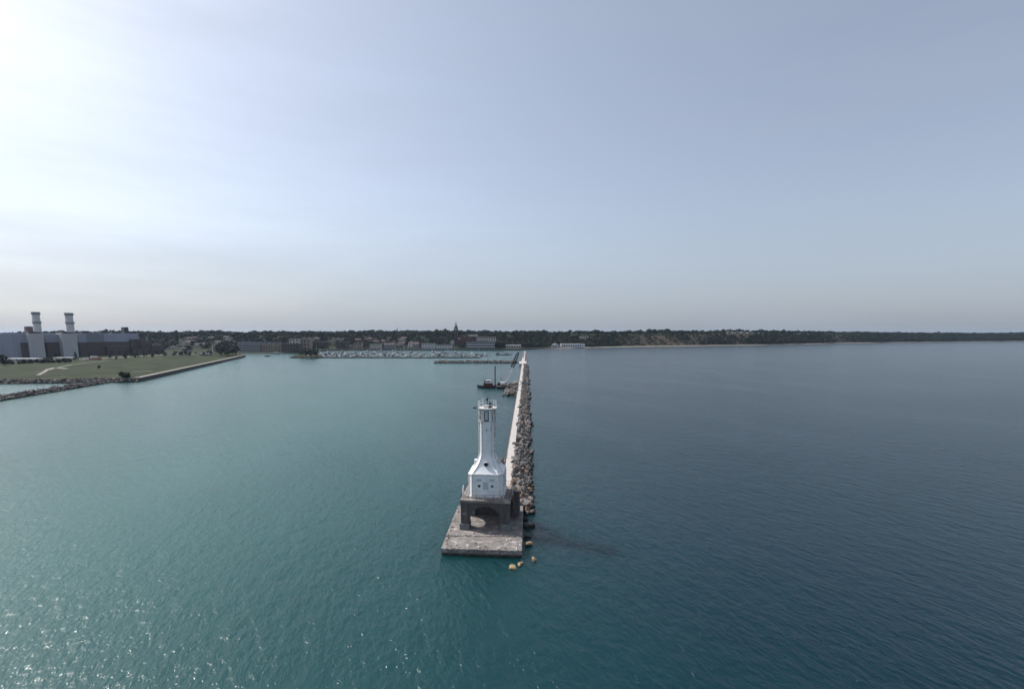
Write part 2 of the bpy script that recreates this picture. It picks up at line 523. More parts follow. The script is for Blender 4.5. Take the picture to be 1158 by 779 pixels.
# ---------------------------------------------------------------- terrain: hills and bluffs behind the shore
COAST = np.array([  # x, y, flat width behind shore, ramp width, plateau height
    (-4200, -500, 80, 400, 27), (-2200, 300, 80, 400, 27), (-1000, 800, 90, 380, 28), (-640, 905, 60, 330, 29), (-452, 909, 90, 330, 30),
    (-420, 1010, 60, 330, 30), (-381, 1080, 30, 300, 31), (-180, 1090, 30, 280, 31), (-11, 1095, 40, 260, 31), (30, 1190, 50, 200, 31),
    (97, 1238, 50, 150, 31), (249, 1357, 22, 60, 32), (478, 1480, 14, 50, 33), (738, 1601, 12, 50, 37), (1000, 1775, 12, 50, 36),
    (1264, 1957, 12, 48, 33), (1702, 2169, 12, 50, 31), (2307, 2431, 12, 50, 29), (3800, 3100, 12, 60, 28), (8000, 5200, 12, 60, 28)], float)
_A, _B = COAST[:-1, :2], COAST[1:, :2]
_AB = _B - _A
_L2 = (_AB ** 2).sum(1)

def coast_sd(x, y):
    """signed distance inland and interpolated parameters"""
    P = np.stack([np.asarray(x, float).ravel(), np.asarray(y, float).ravel()], 1)
    d = P[:, None, :] - _A[None]
    t = np.clip((d * _AB[None]).sum(2) / _L2[None], 0, 1)
    q = d - t[..., None] * _AB[None]
    dist = np.sqrt((q ** 2).sum(2))
    k = dist.argmin(1)
    r = np.arange(len(P))
    cr = _AB[k, 0] * d[r, k, 1] - _AB[k, 1] * d[r, k, 0]
    tt = t[r, k]
    par = COAST[k, 2:] * (1 - tt)[:, None] + COAST[k + 1, 2:] * tt[:, None]
    return dist[r, k] * np.sign(cr), par

def vnoise(x, y, s):
    x, y = x * s, y * s
    return (np.sin(x * 1.3 + 1.7 * np.sin(y * 0.9)) + np.sin(y * 1.1 + 2.1 * np.sin(x * 0.7 + 1)) + np.sin((x + y) * 0.8 + 0.5)) / 3

def hz(x, y):
    x = np.asarray(x, float).ravel(); y = np.asarray(y, float).ravel()
    s, p = coast_sd(x, y)
    fl, wd, H = p[:, 0], p[:, 1], p[:, 2]
    ed = np.interp(s, [-12, -1, 0, 3, 8], [-3, -0.6, 0, 1.4, 2.2])
    t = np.clip((s - fl - 9 * vnoise(x, y, 0.02) * (wd < 100)) / wd, 0, 1)
    steep = wd < 120
    t = np.where(steep, t, t * t * (3 - 2 * t))
    z = ed + np.maximum(H - 2.2, 0) * t + np.clip(s / 3000, 0, 1) * 8
    z += np.clip((s - 20) / 100, 0, 1) * (2.0 * vnoise(x, y, 0.008) + 0.8 * vnoise(x, y, 0.03))
    return z

def h1(x, y):
    return float(hz([x], [y])[0])

def build_terrain():
    pts, nrm = [], []
    dens = []
    for i in range(len(COAST) - 1):
        a, b = COAST[i, :2], COAST[i + 1, :2]
        n = max(2, int(np.hypot(*(b - a)) / 14)) if -1500 < a[0] < 3000 else 20
        for t in np.arange(n) / n:
            dens.append(a + (b - a) * t)
    dens.append(COAST[-1, :2])
    dens = np.array(dens)
    nm = dens - np.array([0.0, -500.0])
    nm /= np.linalg.norm(nm, axis=1)[:, None]
    offs = np.array([-14, -3, 0, 3, 7, 12, 18, 25, 33, 42, 52, 64, 80, 100, 130, 170, 220, 280, 350, 430, 520, 650, 850, 1200, 2000, 4000, 9000, 16000])
    G = dens[:, None, :] + nm[:, None, :] * offs[None, :, None]
    n, m = G.shape[:2]
    Z = hz(G[..., 0], G[..., 1])
    V = np.concatenate([G.reshape(-1, 2), Z[:, None]], 1)
    I = (np.arange(n - 1)[:, None] * m + np.arange(m - 1)[None]).ravel()
    F = np.stack([I, I + m, I + m + 1, I + 1], 1)
    o = link('hills', mesh_np('hills', V, F, 'terrain'))
    tag(o, 'wooded hills and earth bluffs behind the shore', None, None, 'structure')
build_terrain()

# plant peninsula: flat filled land with a grassed top
Z_LAND = 2.6
pen = [gp(-140, 434), gp(-60, 433.5), gp(20, 433.2), gp(75, 432.6), gp(120, 431.2), gp(142, 431.8), gp(157, 431.6), gp(277, 403.6)]
pen = [(p.x, p.y) for p in pen] + [(-462, 800), (-560, 925), (-640, 960), (-1000, 860), (-2200, 360), (-2100, 200), (-900, 260)]
MB().prism(pen, -3, Z_LAND).build('plant_ground', 'grass')
tag(bpy.data.objects['plant_ground'], 'flat grassed land in front of the power plant', None, None, 'structure')

# ---------------------------------------------------------------- foliage meshes
def crown_proto(n, seed, leaf, cone=False):
    """unit crown: leaf clumps spread through a lumpy volume, z from 0.18 to 1, radius about 0.4"""
    g = np.random.default_rng(seed)
    K = 9
    cc = np.stack([g.normal(0, 0.15, K), g.normal(0, 0.15, K), g.uniform(0.36, 0.84, K)], 1)
    cr = g.uniform(0.13, 0.23, K)
    V, T = [], []
    for i in range(n):
        k = g.integers(K)
        d = g.normal(size=3); d /= np.linalg.norm(d)
        if d[2] < -0.3: d[2] *= -0.6
        p = cc[k] + d * cr[k] * g.uniform(0.72, 1.05)
        if cone:
            q = g.uniform(0, 1); a = g.uniform(0, 6.28)
            p = np.array([math.cos(a), math.sin(a), 0]) * (1 - q) * 0.26 * g.uniform(0.8, 1.1) + np.array([0, 0, 0.1 + 0.9 * q])
        nn = d + g.normal(size=3) * 0.45; nn /= np.linalg.norm(nn)
        u = np.cross(nn, g.normal(size=3)); u /= np.linalg.norm(u); v = np.cross(nn, u)
        s = leaf * g.uniform(0.6, 1.25)
        V += [p - u * s - v * s * .7, p + u * s * .8 - v * s, p + u * s + v * s * .8, p - u * s * .7 + v * s]
        T += [g.uniform(-0.12, 0.12)] * 4
    return np.array(V), np.arange(n * 4).reshape(n, 4), np.array(T)

def trunk_mesh(seed):
    g = random.Random(seed)
    b = MB()
    b.tube((0, 0, -0.02), (0.01, 0, 0.45), 0.028, 0.02, 6)
    b.tube((0.01, 0, 0.44), (0.0, 0.02, 0.8), 0.02, 0.006, 5)
    for i in range(4):
        a = i * 1.6 + g.random()
        b.tube((0.005, 0, 0.30 + 0.07 * i), (math.cos(a) * 0.2, math.sin(a) * 0.2, 0.5 + 0.08 * i), 0.011, 0.004, 4)
    return b.mesh('trunk', 'bark')

FAR = [crown_proto(62, 20 + i, 0.105) for i in range(5)]
def forest(name, label, X, Y, Hh):
    n = len(X)
    Z = hz(X, Y)
    Vs, Ts = [], []
    pick = RNG.integers(len(FAR), size=n)
    rot = RNG.uniform(0, 6.28, n)
    wid = RNG.uniform(0.85, 1.25, n)
    tn = RNG.uniform(0, 0.6, n)
    for k in range(len(FAR)):
        ix = np.where(pick == k)[0]
        P, _, T = FAR[k]
        c, s = np.cos(rot[ix])[:, None], np.sin(rot[ix])[:, None]
        h = Hh[ix][:, None]; ww = h * wid[ix][:, None]
        x = (P[None, :, 0] * c - P[None, :, 1] * s) * ww + X[ix][:, None]
        y = (P[None, :, 0] * s + P[None, :, 1] * c) * ww + Y[ix][:, None]
        z = (P[None, :, 2] - 0.12) * h + Z[ix][:, None]
        Vs.append(np.stack([x, y, z], 2).reshape(-1, 3))
        Ts.append((tn[ix][:, None] + T[None]).ravel())
    V = np.concatenate(Vs); T = np.concatenate(Ts)
    F = np.arange(len(V)).reshape(-1, 4)
    o = link(name, mesh_np(name, V, F, 'foliage', tint=T))
    return tag(o, label, None, None, 'stuff')

# individual trees: prototypes with trunk and crown, unit height
TREES = []
for i in range(4):
    V, F, T = crown_proto(190, 60 + i, 0.062)
    TREES.append((mesh_np('crown', V, F, 'foliage', tint=T), trunk_mesh(i)))
Vc, Fc, Tc = crown_proto(150, 77, 0.05, cone=True)
def bush_proto(n, seed):
    g = np.random.default_rng(seed)
    K = 8
    cc = np.stack([g.normal(0, 0.14, K), g.normal(0, 0.14, K), g.uniform(0.1, 0.72, K)], 1)
    V, T = [], []
    for i in range(n):
        k = g.integers(K); d = g.normal(size=3); d /= np.linalg.norm(d)
        p = cc[k] + d * 0.23 * g.uniform(0.7, 1.05); p[2] = abs(p[2])
        nn = d + g.normal(size=3) * 0.45; nn /= np.linalg.norm(nn)
        u = np.cross(nn, g.normal(size=3)); u /= np.linalg.norm(u); v = np.cross(nn, u); q = 0.10 * g.uniform(0.6, 1.25)
        V += [p - u * q - v * q * .7, p + u * q * .8 - v * q, p + u * q + v * q * .8, p - u * q * .7 + v * q]
        T += [g.uniform(-0.12, 0.12)] * 4
    return mesh_np('crown', np.array(V), np.arange(n * 4).reshape(n, 4), 'foliage', tint=np.array(T))
BUSHES = [(bush_proto(260, 300 + i), trunk_mesh(20 + i)) for i in range(3)]
CONE = (mesh_np('crown', Vc, Fc, 'foliage', tint=Tc), trunk_mesh(9))
TRUNK_RZ = 0
def tree(x, y, z, h, label, group=None, kind=None, name='broadleaf_tree', wide=1.0):
    pr = CONE if kind == 'cone' else random.choice(BUSHES if name in ('bush', 'shrub') else TREES)
    t = thing(name, label, 'tree', (x, y, z), random.uniform(0, 6.28), group)
    t.scale = (h * wide, h * wide, h)
    link('crown', pr[0], t)
    link('trunk', pr[1], t)
    return t

# ---------------------------------------------------------------- rocks
def rock_np(seed, sub=1):
    g = np.random.default_rng(seed)
    import bmesh
    bm = bmesh.new()
    bmesh.ops.create_icosphere(bm, subdivisions=2, radius=1.0)
    pl = [(v / np.linalg.norm(v), g.uniform(0.42, 0.78)) for v in g.normal(size=(14, 3))]
    V = []
    for v in bm.verts:
        p = np.array(v.co)
        for nrm, dd in pl:                      # cut by random planes: angular quarry stone
            e = p @ nrm - dd
            if e > 0: p = p - nrm * e
        V.append(p * np.array([1.35, 1.1, 0.9]))
    F = np.array([[q.index for q in f.verts] for f in bm.faces])
    bm.free()
    return np.array(V), F
ROCKS = [rock_np(100 + i) for i in range(7)]
def rock_me(i, m):
    return mesh_np('stone', ROCKS[i][0], ROCKS[i][1], m, flat=True)
ROCK_ME = {m: [rock_me(i, m) for i in range(7)] for m in ('rock', 'rock_tan', 'rock_yellow')}

def rot3(n):
    """n random rotation matrices"""
    q = RNG.normal(size=(n, 4)); q /= np.linalg.norm(q, axis=1)[:, None]
    w_, x, y, z = q.T
    return np.stack([np.stack([1 - 2 * (y * y + z * z), 2 * (x * y - z * w_), 2 * (x * z + y * w_)], 1),
                     np.stack([2 * (x * y + z * w_), 1 - 2 * (x * x + z * z), 2 * (y * z - x * w_)], 1),
                     np.stack([2 * (x * z - y * w_), 2 * (y * z + x * w_), 1 - 2 * (x * x + y * y)], 1)], 1)

def rubble(name, pos, size, parent=None, tan=0.12):
    """many stones joined into one mesh"""
    n = len(pos)
    Rm = rot3(n)
    pick = RNG.integers(7, size=n)
    Vs, Fs, Ms, k0 = [], [], [], 0
    for k in range(7):
        ix = np.where(pick == k)[0]
        if not len(ix): continue
        P, F = ROCKS[k]
        V = np.einsum('nij,vj->nvi', Rm[ix], P) * size[ix][:, None, None] + pos[ix][:, None, :]
        Vs.append(V.reshape(-1, 3))
        Fs.append((F[None] + (np.arange(len(ix)) * len(P))[:, None, None]).reshape(-1, 3) + k0)
        Ms.append(np.repeat((RNG.uniform(size=len(ix)) < tan).astype(int), len(F)))
        k0 += len(ix) * len(P)
    o = link(name, mesh_np(name, np.concatenate(Vs), np.concatenate(Fs), ['rock', 'rock_tan'], np.concatenate(Ms), flat=True), parent)
    o['kind'] = 'stuff'
    return o

def stone(pos, size, parent, m='rock', name='stone'):
    o = link(name, ROCK_ME[m][random.randrange(7)], parent, pos)
    o.rotation_euler = [random.uniform(0, 6.28) for _ in range(3)]
    o.scale = (size * random.uniform(0.85, 1.25), size * random.uniform(0.8, 1.1), size * random.uniform(0.75, 1.05))
    return o

# ================================================================ lighthouse and its pier
PX0, PX1, PY0, PY1, PZ = -13.85, -0.75, 76.2, 97.0, 1.3
pier = thing('concrete_pier', 'broad concrete pier slab in the water under the white lighthouse', 'pier', (0, 0, 0))
sk = 0.045                                     # the front edge runs slightly askew
fy = lambda x: PY0 + 0.45 - sk * (x - PX0)
MB().loft([[(PX0, fy(PX0), -4), (PX1, fy(PX1), -4), (PX1, PY1, -4), (PX0, PY1, -4)],
           [(PX0, fy(PX0), 0.55), (PX1, fy(PX1), 0.55), (PX1, PY1, 0.55), (PX0, PY1, 0.55)]]).build('caisson', 'wet_concrete', pier)
ys = [None, 81.6, 88.2, PY1]
xs = [PX0, PX1]
for i in range(3):
    for j in range(1):
        x0, x1 = xs[j] - 0.12, xs[j + 1] + 0.12
        dz = random.uniform(-0.03, 0.03)
        yf = lambda x: (fy(x) - 0.12) if i == 0 else ys[i] + 0.03
        yb_ = ys[i + 1] - 0.03
        per = [(x0 + (x1 - x0) * k / 44, yf(x0 + (x1 - x0) * k / 44), 0, 1) for k in range(44)]
        per += [(x1, yf(x1) + (yb_ - yf(x1)) * k / 22, -1, 0) for k in range(22)]
        per += [(x1 - (x1 - x0) * k / 44, yb_, 0, -1) for k in range(44)]
        per += [(x0, yb_ - (yb_ - yf(x0)) * k / 22, 1, 0) for k in range(22)]
        chip = [random.uniform(0.02, 0.08) + (random.uniform(0.08, 0.3) if random.random() < 0.14 else 0) for _ in per]
        rr = lambda e, z: [(x + nx * c * e, y + ny * c * e, z - (c * 0.5 if e > 0.9 and z < PZ else 0)) for (x, y, nx, ny), c in zip(per, chip)]
        b = MB()
        b.loft([rr(0, 0.55), rr(0.25, PZ - 0.14 + dz), rr(1.0, PZ - 0.02 + dz), rr(2.2, PZ + dz)])
        b.build('deck_slab', 'concrete', pier)
# low curb stones and broken lumps along the left edge of the slab
for k in range(14):
    y = random.uniform(78, 96)
    stone((PX0 + random.uniform(0.1, 0.7), y, PZ + 0.05), random.uniform(0.1, 0.26), pier, 'rock', 'rubble_lump')

LX, LY = -7.15, 88.6
lh = thing('lighthouse', 'white art deco steel lighthouse on an arched concrete base at the breakwater end', 'lighthouse', (LX, LY, PZ), R(-2.5))
W2, TH, BH = 4.35, 1.15, 5.0                   # half width, wall thickness, wall height
def arch_wall(L2, oh, spring, apex, t, h):
    """wall along x from -L2..L2, y 0..t, with an arched opening of half width oh"""
    b = MB()
    n = 18
    arc = [(-oh, 0.0)] + [(-oh * math.cos(math.pi * i / n), spring + (apex - spring) * math.sin(math.pi * i / n) ** 0.9) for i in range(n + 1)] + [(oh, 0.0)]
    for y, flip in ((0, False), (t, True)):
        def q(pts):
            vs = [(x, y, z) for x, z in pts]
            b.add(vs, [tuple(range(4)) if not flip else tuple(reversed(range(4)))])
        q([(-L2, 0), (-oh, 0), (-oh, h), (-L2, h)])
        q([(oh, 0), (L2, 0), (L2, h), (oh, h)])
        for (xa, za), (xb, zb) in zip(arc[1:-2], arc[2:-1]):
            q([(xa, za), (xb, zb), (xb, h), (xa, h)])
    for (xa, za), (xb, zb) in zip(arc[:-1], arc[1:]):
        b.add([(xa, 0, za), (xa, t, za), (xb, t, zb), (xb, 0, zb)], [(0, 1, 2, 3)])
    b.add([(-L2, 0, 0), (-L2, t, 0), (-L2, t, h), (-L2, 0, h)], [(3, 2, 1, 0)])
    b.add([(L2, 0, 0), (L2, t, 0), (L2, t, h), (L2, 0, h)], [(0, 1, 2, 3)])
    b.add([(-L2, 0, h), (L2, 0, h), (L2, t, h), (-L2, t, h)], [(0, 1, 2, 3)])
    return b
OH = 2.8
for k in range(4):
    L2 = W2 if k % 2 == 0 else W2 - TH - 0.002
    if k == 2:                                  # the side towards the breakwater is closed
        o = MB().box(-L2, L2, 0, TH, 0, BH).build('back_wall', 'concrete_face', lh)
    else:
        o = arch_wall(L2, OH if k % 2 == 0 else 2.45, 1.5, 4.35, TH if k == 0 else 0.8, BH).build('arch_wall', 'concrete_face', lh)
    a = k * math.pi / 2
    o.matrix_local = Matrix.Rotation(a, 4, 'Z') @ Matrix.Translation((0, -W2, 0))
b = MB(); b.bbox(-W2 - 0.16, W2 + 0.16, -W2 - 0.16, W2 + 0.16, BH + 0.003, BH + 0.48, 0.06)
b.build('base_roof_slab', 'concrete', lh)
for sx in (-1, 1):
    for sy in (-1, 1):
        b = MB()
        cx, cy = sx * (W2 - 0.72), sy * (W2 - 0.72)
        x0, x1 = cx - 0.92, cx + 0.92
        # foot wraps the outside corner, kept clear of the opening
        if sx < 0: x1 = -OH - 0.02
        else: x0 = OH + 0.02
        if sy < 0: y0, y1 = -W2 - 0.22, -2.47
        else: y0, y1 = 2.47, W2 + 0.22
        if sx < 0: x0 = -W2 - 0.22
        else: x1 = W2 + 0.22
        b.bbox(x0, x1, y0, y1, 0.004, 1.15, 0.10)
        b.build('pier_foot', 'foot_concrete', lh)

# tower: chamfered square lofted through block, flared skirt, shaft and watch room
def ring8(hw, fl, z):
    return [(-fl, -hw, z), (fl, -hw, z), (hw, -fl, z), (hw, fl, z), (fl, hw, z), (-fl, hw, z), (-hw, fl, z), (-hw, -fl, z)]
ZB = BH + 0.48
b = MB(); b.loft([ring8(3.32, 2.58, ZB + 0.002), ring8(3.32, 2.58, ZB + 0.35), ring8(3.2, 2.5, ZB + 0.42)])
b.build('plinth', 'rusty_white', lh)
Z1 = ZB + 4.25
b = MB(); b.loft([ring8(3.14, 2.46, ZB + 0.42), ring8(3.14, 2.46, Z1)]); lb_ = b.build('lower_block', 'white_steel', lh)
MB().loft([ring8(3.155, 2.465, ZB + 1.25), ring8(3.155, 2.465, ZB + 1.30)]).build('seam_band', 'rusty_white', lb_)
MB().loft([ring8(3.155, 2.465, ZB + 3.0), ring8(3.155, 2.465, ZB + 3.05)]).build('seam_band', 'rusty_white', lb_)
b = MB(); b.loft([ring8(3.2, 2.5, Z1), ring8(3.27, 2.54, Z1 + 0.07), ring8(3.2, 2.48, Z1 + 0.2)]); b.build('cornice', 'rusty_white', lh)
FL = []
Z2 = Z1 + 3.9
for i in range(13):
    s = i / 12
    k = (1 - s) ** 2.1
    FL.append((1.40 + (3.14 - 1.40) * k, 0.86 + (2.42 - 0.86) * k, Z1 + 0.2 + (Z2 - Z1 - 0.2) * s))
b = MB(); b.loft([ring8(*q) for q in FL]); b.build('flared_skirt', 'white_steel', lh)
Z3 = 19.0                                       # local height of the watch room floor
Z4 = 21.15
b = MB()
b.loft([ring8(1.40, 0.86, Z2), ring8(1.38, 0.85, Z3)])
shaft = b.build('shaft', 'white_steel', lh)
for z in (Z2 + 0.02, Z2 + 2.0, Z2 + 3.9):
    MB().loft([ring8(1.415, 0.87, z), ring8(1.415, 0.87, z + 0.05)]).build('seam_band', 'rusty_white', shaft)
MB().loft([ring8(1.40, 0.87, Z3), ring8(1.52, 0.93, Z3 + 0.06), ring8(1.52, 0.93, Z3 + 0.16), ring8(1.36, 0.85, Z3 + 0.18)]).build('band_course', 'rusty_white', lh)
watch = MB().loft([ring8(1.36, 0.85, Z3 + 0.18), ring8(1.36, 0.85, Z4)]).build('watch_room', 'white_steel', lh)
MB().loft([ring8(1.36, 0.85, Z4), ring8(1.58, 0.95, Z4 + 0.1), ring8(1.66, 1.0, Z4 + 0.22), ring8(1.66, 1.0, Z4 + 0.32)]).build('gallery', 'rusty_white', lh)
# ribs that run up the chamfer edges through block, skirt, shaft and watch room
path = [(3.14, 2.46, ZB + 0.42), (3.14, 2.46, Z1)] + FL[1:] + [(1.39, 0.855, Z3), (1.37, 0.85, Z4)]
for k in range(8):
    b = MB()
    pts = [Vector(ring8(hw + 0.02, fl + 0.01, z)[k]) for hw, fl, z in path]
    for p, q in zip(pts[:-1], pts[1:]):
        b.tube(p, q, 0.085, 0.085, 5)
    b.build('corner_rib', 'rusty_white', lh)
# chamfer pilasters of the watch room (rusted), four corners
for sx, sy in ((-1, -1), (1, -1), (1, 1), (-1, 1)):
    c = Vector((sx * 1.13, sy * 1.13, 0))
    MB().tube(c + Vector((0, 0, Z3 + 0.2)), c + Vector((0, 0, Z4 - 0.02)), 0.13, 0.13, 8).build('pilaster', 'rusty_white', watch)
# corner windows of the watch room: dark slots in the chamfers
def plate(x, y, z, nx, ny, w, h, t):
    """thin box centred at x,y,z facing (nx,ny)"""
    n = Vector((nx, ny, 0)).normalized(); u = Vector((-n.y, n.x, 0))
    c = Vector((x, y, z))
    b = MB()
    q = [(-w / 2, -h / 2), (w / 2, -h / 2), (w / 2, h / 2), (-w / 2, h / 2)]
    b.loft([[c + u * a + Vector((0, 0, d)) - n * t for a, d in q], [c + u * a + Vector((0, 0, d)) + n * t for a, d in q]])
    return b
def porthole(cx, cy, cz, nx, ny, r, depth, parent, glass='black'):
    n = Vector((nx, ny, 0)).normalized()
    c = Vector((cx, cy, cz))
    u = Vector((-n.y, n.x, 0)); v = Vector((0, 0, 1))
    b = MB()
    K = 14
    rg = lambda rr, o: [c + n * o + (u * math.cos(t) + v * math.sin(t)) * rr for t in [2 * math.pi * i / K for i in range(K)]]
    b.loft([rg(r * 1.22, -depth), rg(r * 1.22, 0.05), rg(r, 0.06), rg(r, -0.02)], cap=False)
    p = b.build('porthole', 'rusty_white', parent)
    MB().loft([rg(r * 1.0, -0.06), rg(r * 1.0, -0.015)]).build('porthole_glass', glass, p)
for k, (nx, ny) in enumerate(((0, -1), (1, 0), (0, 1), (-1, 0))):
    ux, uy = -ny, nx
    porthole(nx * 3.16 + ux * -1.18, ny * 3.16 + uy * -1.18, ZB + 2.25, nx, ny, 0.24, 0.05, lh)
    porthole(nx * 3.16 + ux * 1.18, ny * 3.16 + uy * 1.18, ZB + 2.25, nx, ny, 0.24, 0.05, lh, 'blue_glass')
    porthole(nx * 2.35, ny * 2.35, Z1 + 1.75, nx, ny, 0.36, 1.0, lh)           # hooded ports of the skirt
    porthole(nx * 1.40, ny * 1.40, 17.3, nx, ny, 0.19, 0.03, lh)
    plate(nx * 1.40, ny * 1.40, 17.62, nx, ny, 0.10, 0.26, 0.05).build('port_hood', 'dark_steel', lh)
    # watch room door with dark frame
    d = plate(nx * 1.365, ny * 1.365, Z3 + 1.12, nx, ny, 0.86, 1.75, 0.03).build('watch_door', 'dark_steel', watch)
    plate(nx * 1.385, ny * 1.385, Z3 + 1.12, nx, ny, 0.56, 1.5, 0.03).build('door_leaf', 'grey_door', d)
    plate(nx * 1.44, ny * 1.44, Z3 + 0.26, nx, ny, 0.8, 0.14, 0.08).build('door_sill', 'dark_steel', d)
    # closed hatch panels between the ports of the lower block
    for (ox, oz, ww, hh) in ((0, 2.25, 0.95, 1.35), (-1.15, 3.35, 0.9, 0.35), (1.15, 3.35, 0.9, 0.35)):
        plate(nx * 3.15 + ux * ox, ny * 3.15 + uy * ox, ZB + oz, nx, ny, ww, hh, 0.018).build('hatch_panel', 'grey_door', lh)
    cx, cy = (nx - ny) * 1.105 + 0.0, (ny + nx) * 1.105
    for (dz, hh) in ((1.62, 0.62), (0.85, 0.62)):
        plate(cx * 1.0, cy * 1.0, Z3 + dz, nx - ny, ny + nx, 0.34, hh, 0.045).build('corner_window', 'black', watch)
# fog signal at the foot of the block
b = MB(); b.tube((-0.1, -3.2, ZB + 0.62), (-0.1, -3.75, ZB + 0.62), 0.14, 0.26, 10); b.build('horn', 'white_paint', lh)
b = MB(); b.box(-0.36, 0.16, -3.55, -3.35, ZB + 0.003, ZB + 0.5); b.build('horn_bracket', 'white_paint', lh)
# gallery rail, beacon and instruments on top
def rail_loop(pts, z0, hts, r, closed=True):
    b = MB()
    n = len(pts)
    for i in range(n if closed else n - 1):
        p, q = Vector((*pts[i], 0)), Vector((*pts[(i + 1) % n], 0))
        for h in hts:
            b.tube(p + Vector((0, 0, z0 + h)), q + Vector((0, 0, z0 + h)), r, r, 4)
    for p in pts:
        b.tube((p[0], p[1], z0), (p[0], p[1], z0 + max(hts)), r * 1.2, r * 1.2, 5)
    return b
zg = Z4 + 0.32
oct_ = [(x * 0.96, y * 0.96) for x, y, _ in ring8(1.62, 0.98, 0)]
rail_loop(oct_, zg, (0.6, 1.15), 0.026).build('gallery_rail', 'white_paint', lh)
b = MB(); b.tube((0, 0, zg), (0, 0, zg + 1.25), 0.09, 0.07, 8); b.build('beacon_mast', 'dark_steel', lh)
b = MB()
b.loft([[(math.cos(t) * r, math.sin(t) * r, zg + z) for t in [k * math.pi / 5 for k in range(10)]] for r, z in ((0.1, 1.2), (0.2, 1.28), (0.2, 1.6), (0.12, 1.75), (0.02, 1.8))])
b.build('beacon_lamp', 'black', lh)
b = MB(); b.bbox(-0.55, 0.45, -0.75, -0.2, zg, zg + 0.5, 0.05); b.build('battery_box', 'white_paint', lh)
b = MB(); b.bbox(0.35, 0.95, -0.9, 0.0, zg, zg + 0.42, 0.05); b.build('equipment_box', 'dark_steel', lh)
b = MB(); b.loft([[(0.3, -0.6, zg + 0.55), (1.0, -0.6, zg + 0.55), (1.0, -0.1, zg + 0.95), (0.3, -0.1, zg + 0.95)],
                  [(0.3, -0.62, zg + 0.59), (1.0, -0.62, zg + 0.59), (1.0, -0.12, zg + 0.99), (0.3, -0.12, zg + 0.99)]])
b.build('solar_panel', 'black', lh)
b = MB(); b.tube((-1.2, -0.9, zg + 0.1), (-2.25, -1.2, zg + 0.1), 0.06, 0.06, 6); b.bbox(-2.35, -1.9, -1.4, -1.05, zg - 0.02, zg + 0.25, 0.03)
b.build('side_arm', 'dark_steel', lh)
b = MB(); b.tube((-0.9, 0.6, zg), (-0.9, 0.6, zg + 1.5), 0.03, 0.03, 5); b.box(-1.05, -0.75, 0.52, 0.68, zg + 1.35, zg + 1.6); b.build('sensor_post', 'white_paint', lh)
# railing round the roof slab of the base
e = W2 + 0.02
pts = []
for i in range(6): pts.append((-e + 2 * e * i / 6, -e))
for i in range(6): pts.append((e, -e + 2 * e * i / 6))
for i in range(6): pts.append((e - 2 * e * i / 6, e))
for i in range(6): pts.append((-e, e - 2 * e * i / 6))
rail_loop(pts, ZB, (0.5, 1.0), 0.03).build('roof_rail', 'dark_steel', lh)
# white ladder frame leaning at the left edge of the roof slab
b = MB()
for s in (0.0, 0.7):
    b.tube((-W2 - 0.1, -2.4 + s, ZB), (-W2 + 0.1, -2.4 + s, ZB + 1.9), 0.045, 0.045, 5)
    b.tube((-W2 - 0.1, -2.4 + s, ZB + 0.9), (-W2 + 0.9, -2.4 + s, ZB + 0.0), 0.04, 0.04, 5)
for k in range(5):
    b.tube((-W2 - 0.06 + 0.04 * k, -2.4, ZB + 0.35 + 0.36 * k), (-W2 - 0.06 + 0.04 * k, -1.7, ZB + 0.35 + 0.36 * k), 0.035, 0.035, 5)
b.build('ladder', 'white_paint', lh)
for (x, z, wd, hh) in ((-3.7, 2.95, 0.7, 0.5),):
    plate(x, -W2 - 0.01, z, 0, -1, wd, hh, 0.03).build('name_plate', 'foot_concrete', lh)
# stair and dark post wall on the right flank, leading down to the breakwater deck
b = MB()
for k in range(9):
    b.box(W2 + 0.22, W2 + 1.35, 2.0 + 0.42 * k, 2.44 + 0.42 * k, 0.3, ZB - 0.25 - 0.42 * k)
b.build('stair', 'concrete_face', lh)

# ---------------------------------------------------------------- breakwater with concrete cap and rubble slope
bw = thing('breakwater', 'long straight breakwater with pale concrete cap and rubble stone side', 'breakwater', (0, 0, 0))
DX0, DX1, DZ = -5.35, -3.35, 2.5
cap_me = []
for k in range(4):
    b = MB(); b.bbox(-1.0, 1.0, 0.03, 5.97, -1.6, random.uniform(-0.05, 0.05), 0.08); cap_me.append(b.mesh('cap_slab', 'deck'))
y = 95.2
while y < 556:
    o = link('cap_slab', random.choice(cap_me), bw, ((DX0 + DX1) / 2 + random.uniform(-0.06, 0.06), y, DZ))
    y += 6.0
MB().box(DX0 - 0.6, DX1 + 0.8, 95.3, 960, -4, 1.0).build('core_wall', 'wet_concrete', bw)
b = MB(); b.bbox(-9.0, -0.4, 556.5, 602, -1.0, 2.9, 0.1); b.build('landing_pad', 'deck', bw)
y = 602.5
while y < 955:
    b = MB(); b.bbox(-6.6, -2.7, y, y + 11.8, 0.9, 2.5, 0.08); b.build('cap_slab', 'deck', bw); y += 12
b = MB(); b.box(-6.6, -5.8, 700, 955, 2.505, 3.9); b.build('parapet', 'concrete', bw)
b = MB(); b.box(-1.2, -0.1, 604, 900, -1.0, 1.7); b.build('toe_wall', 'concrete_face', bw)
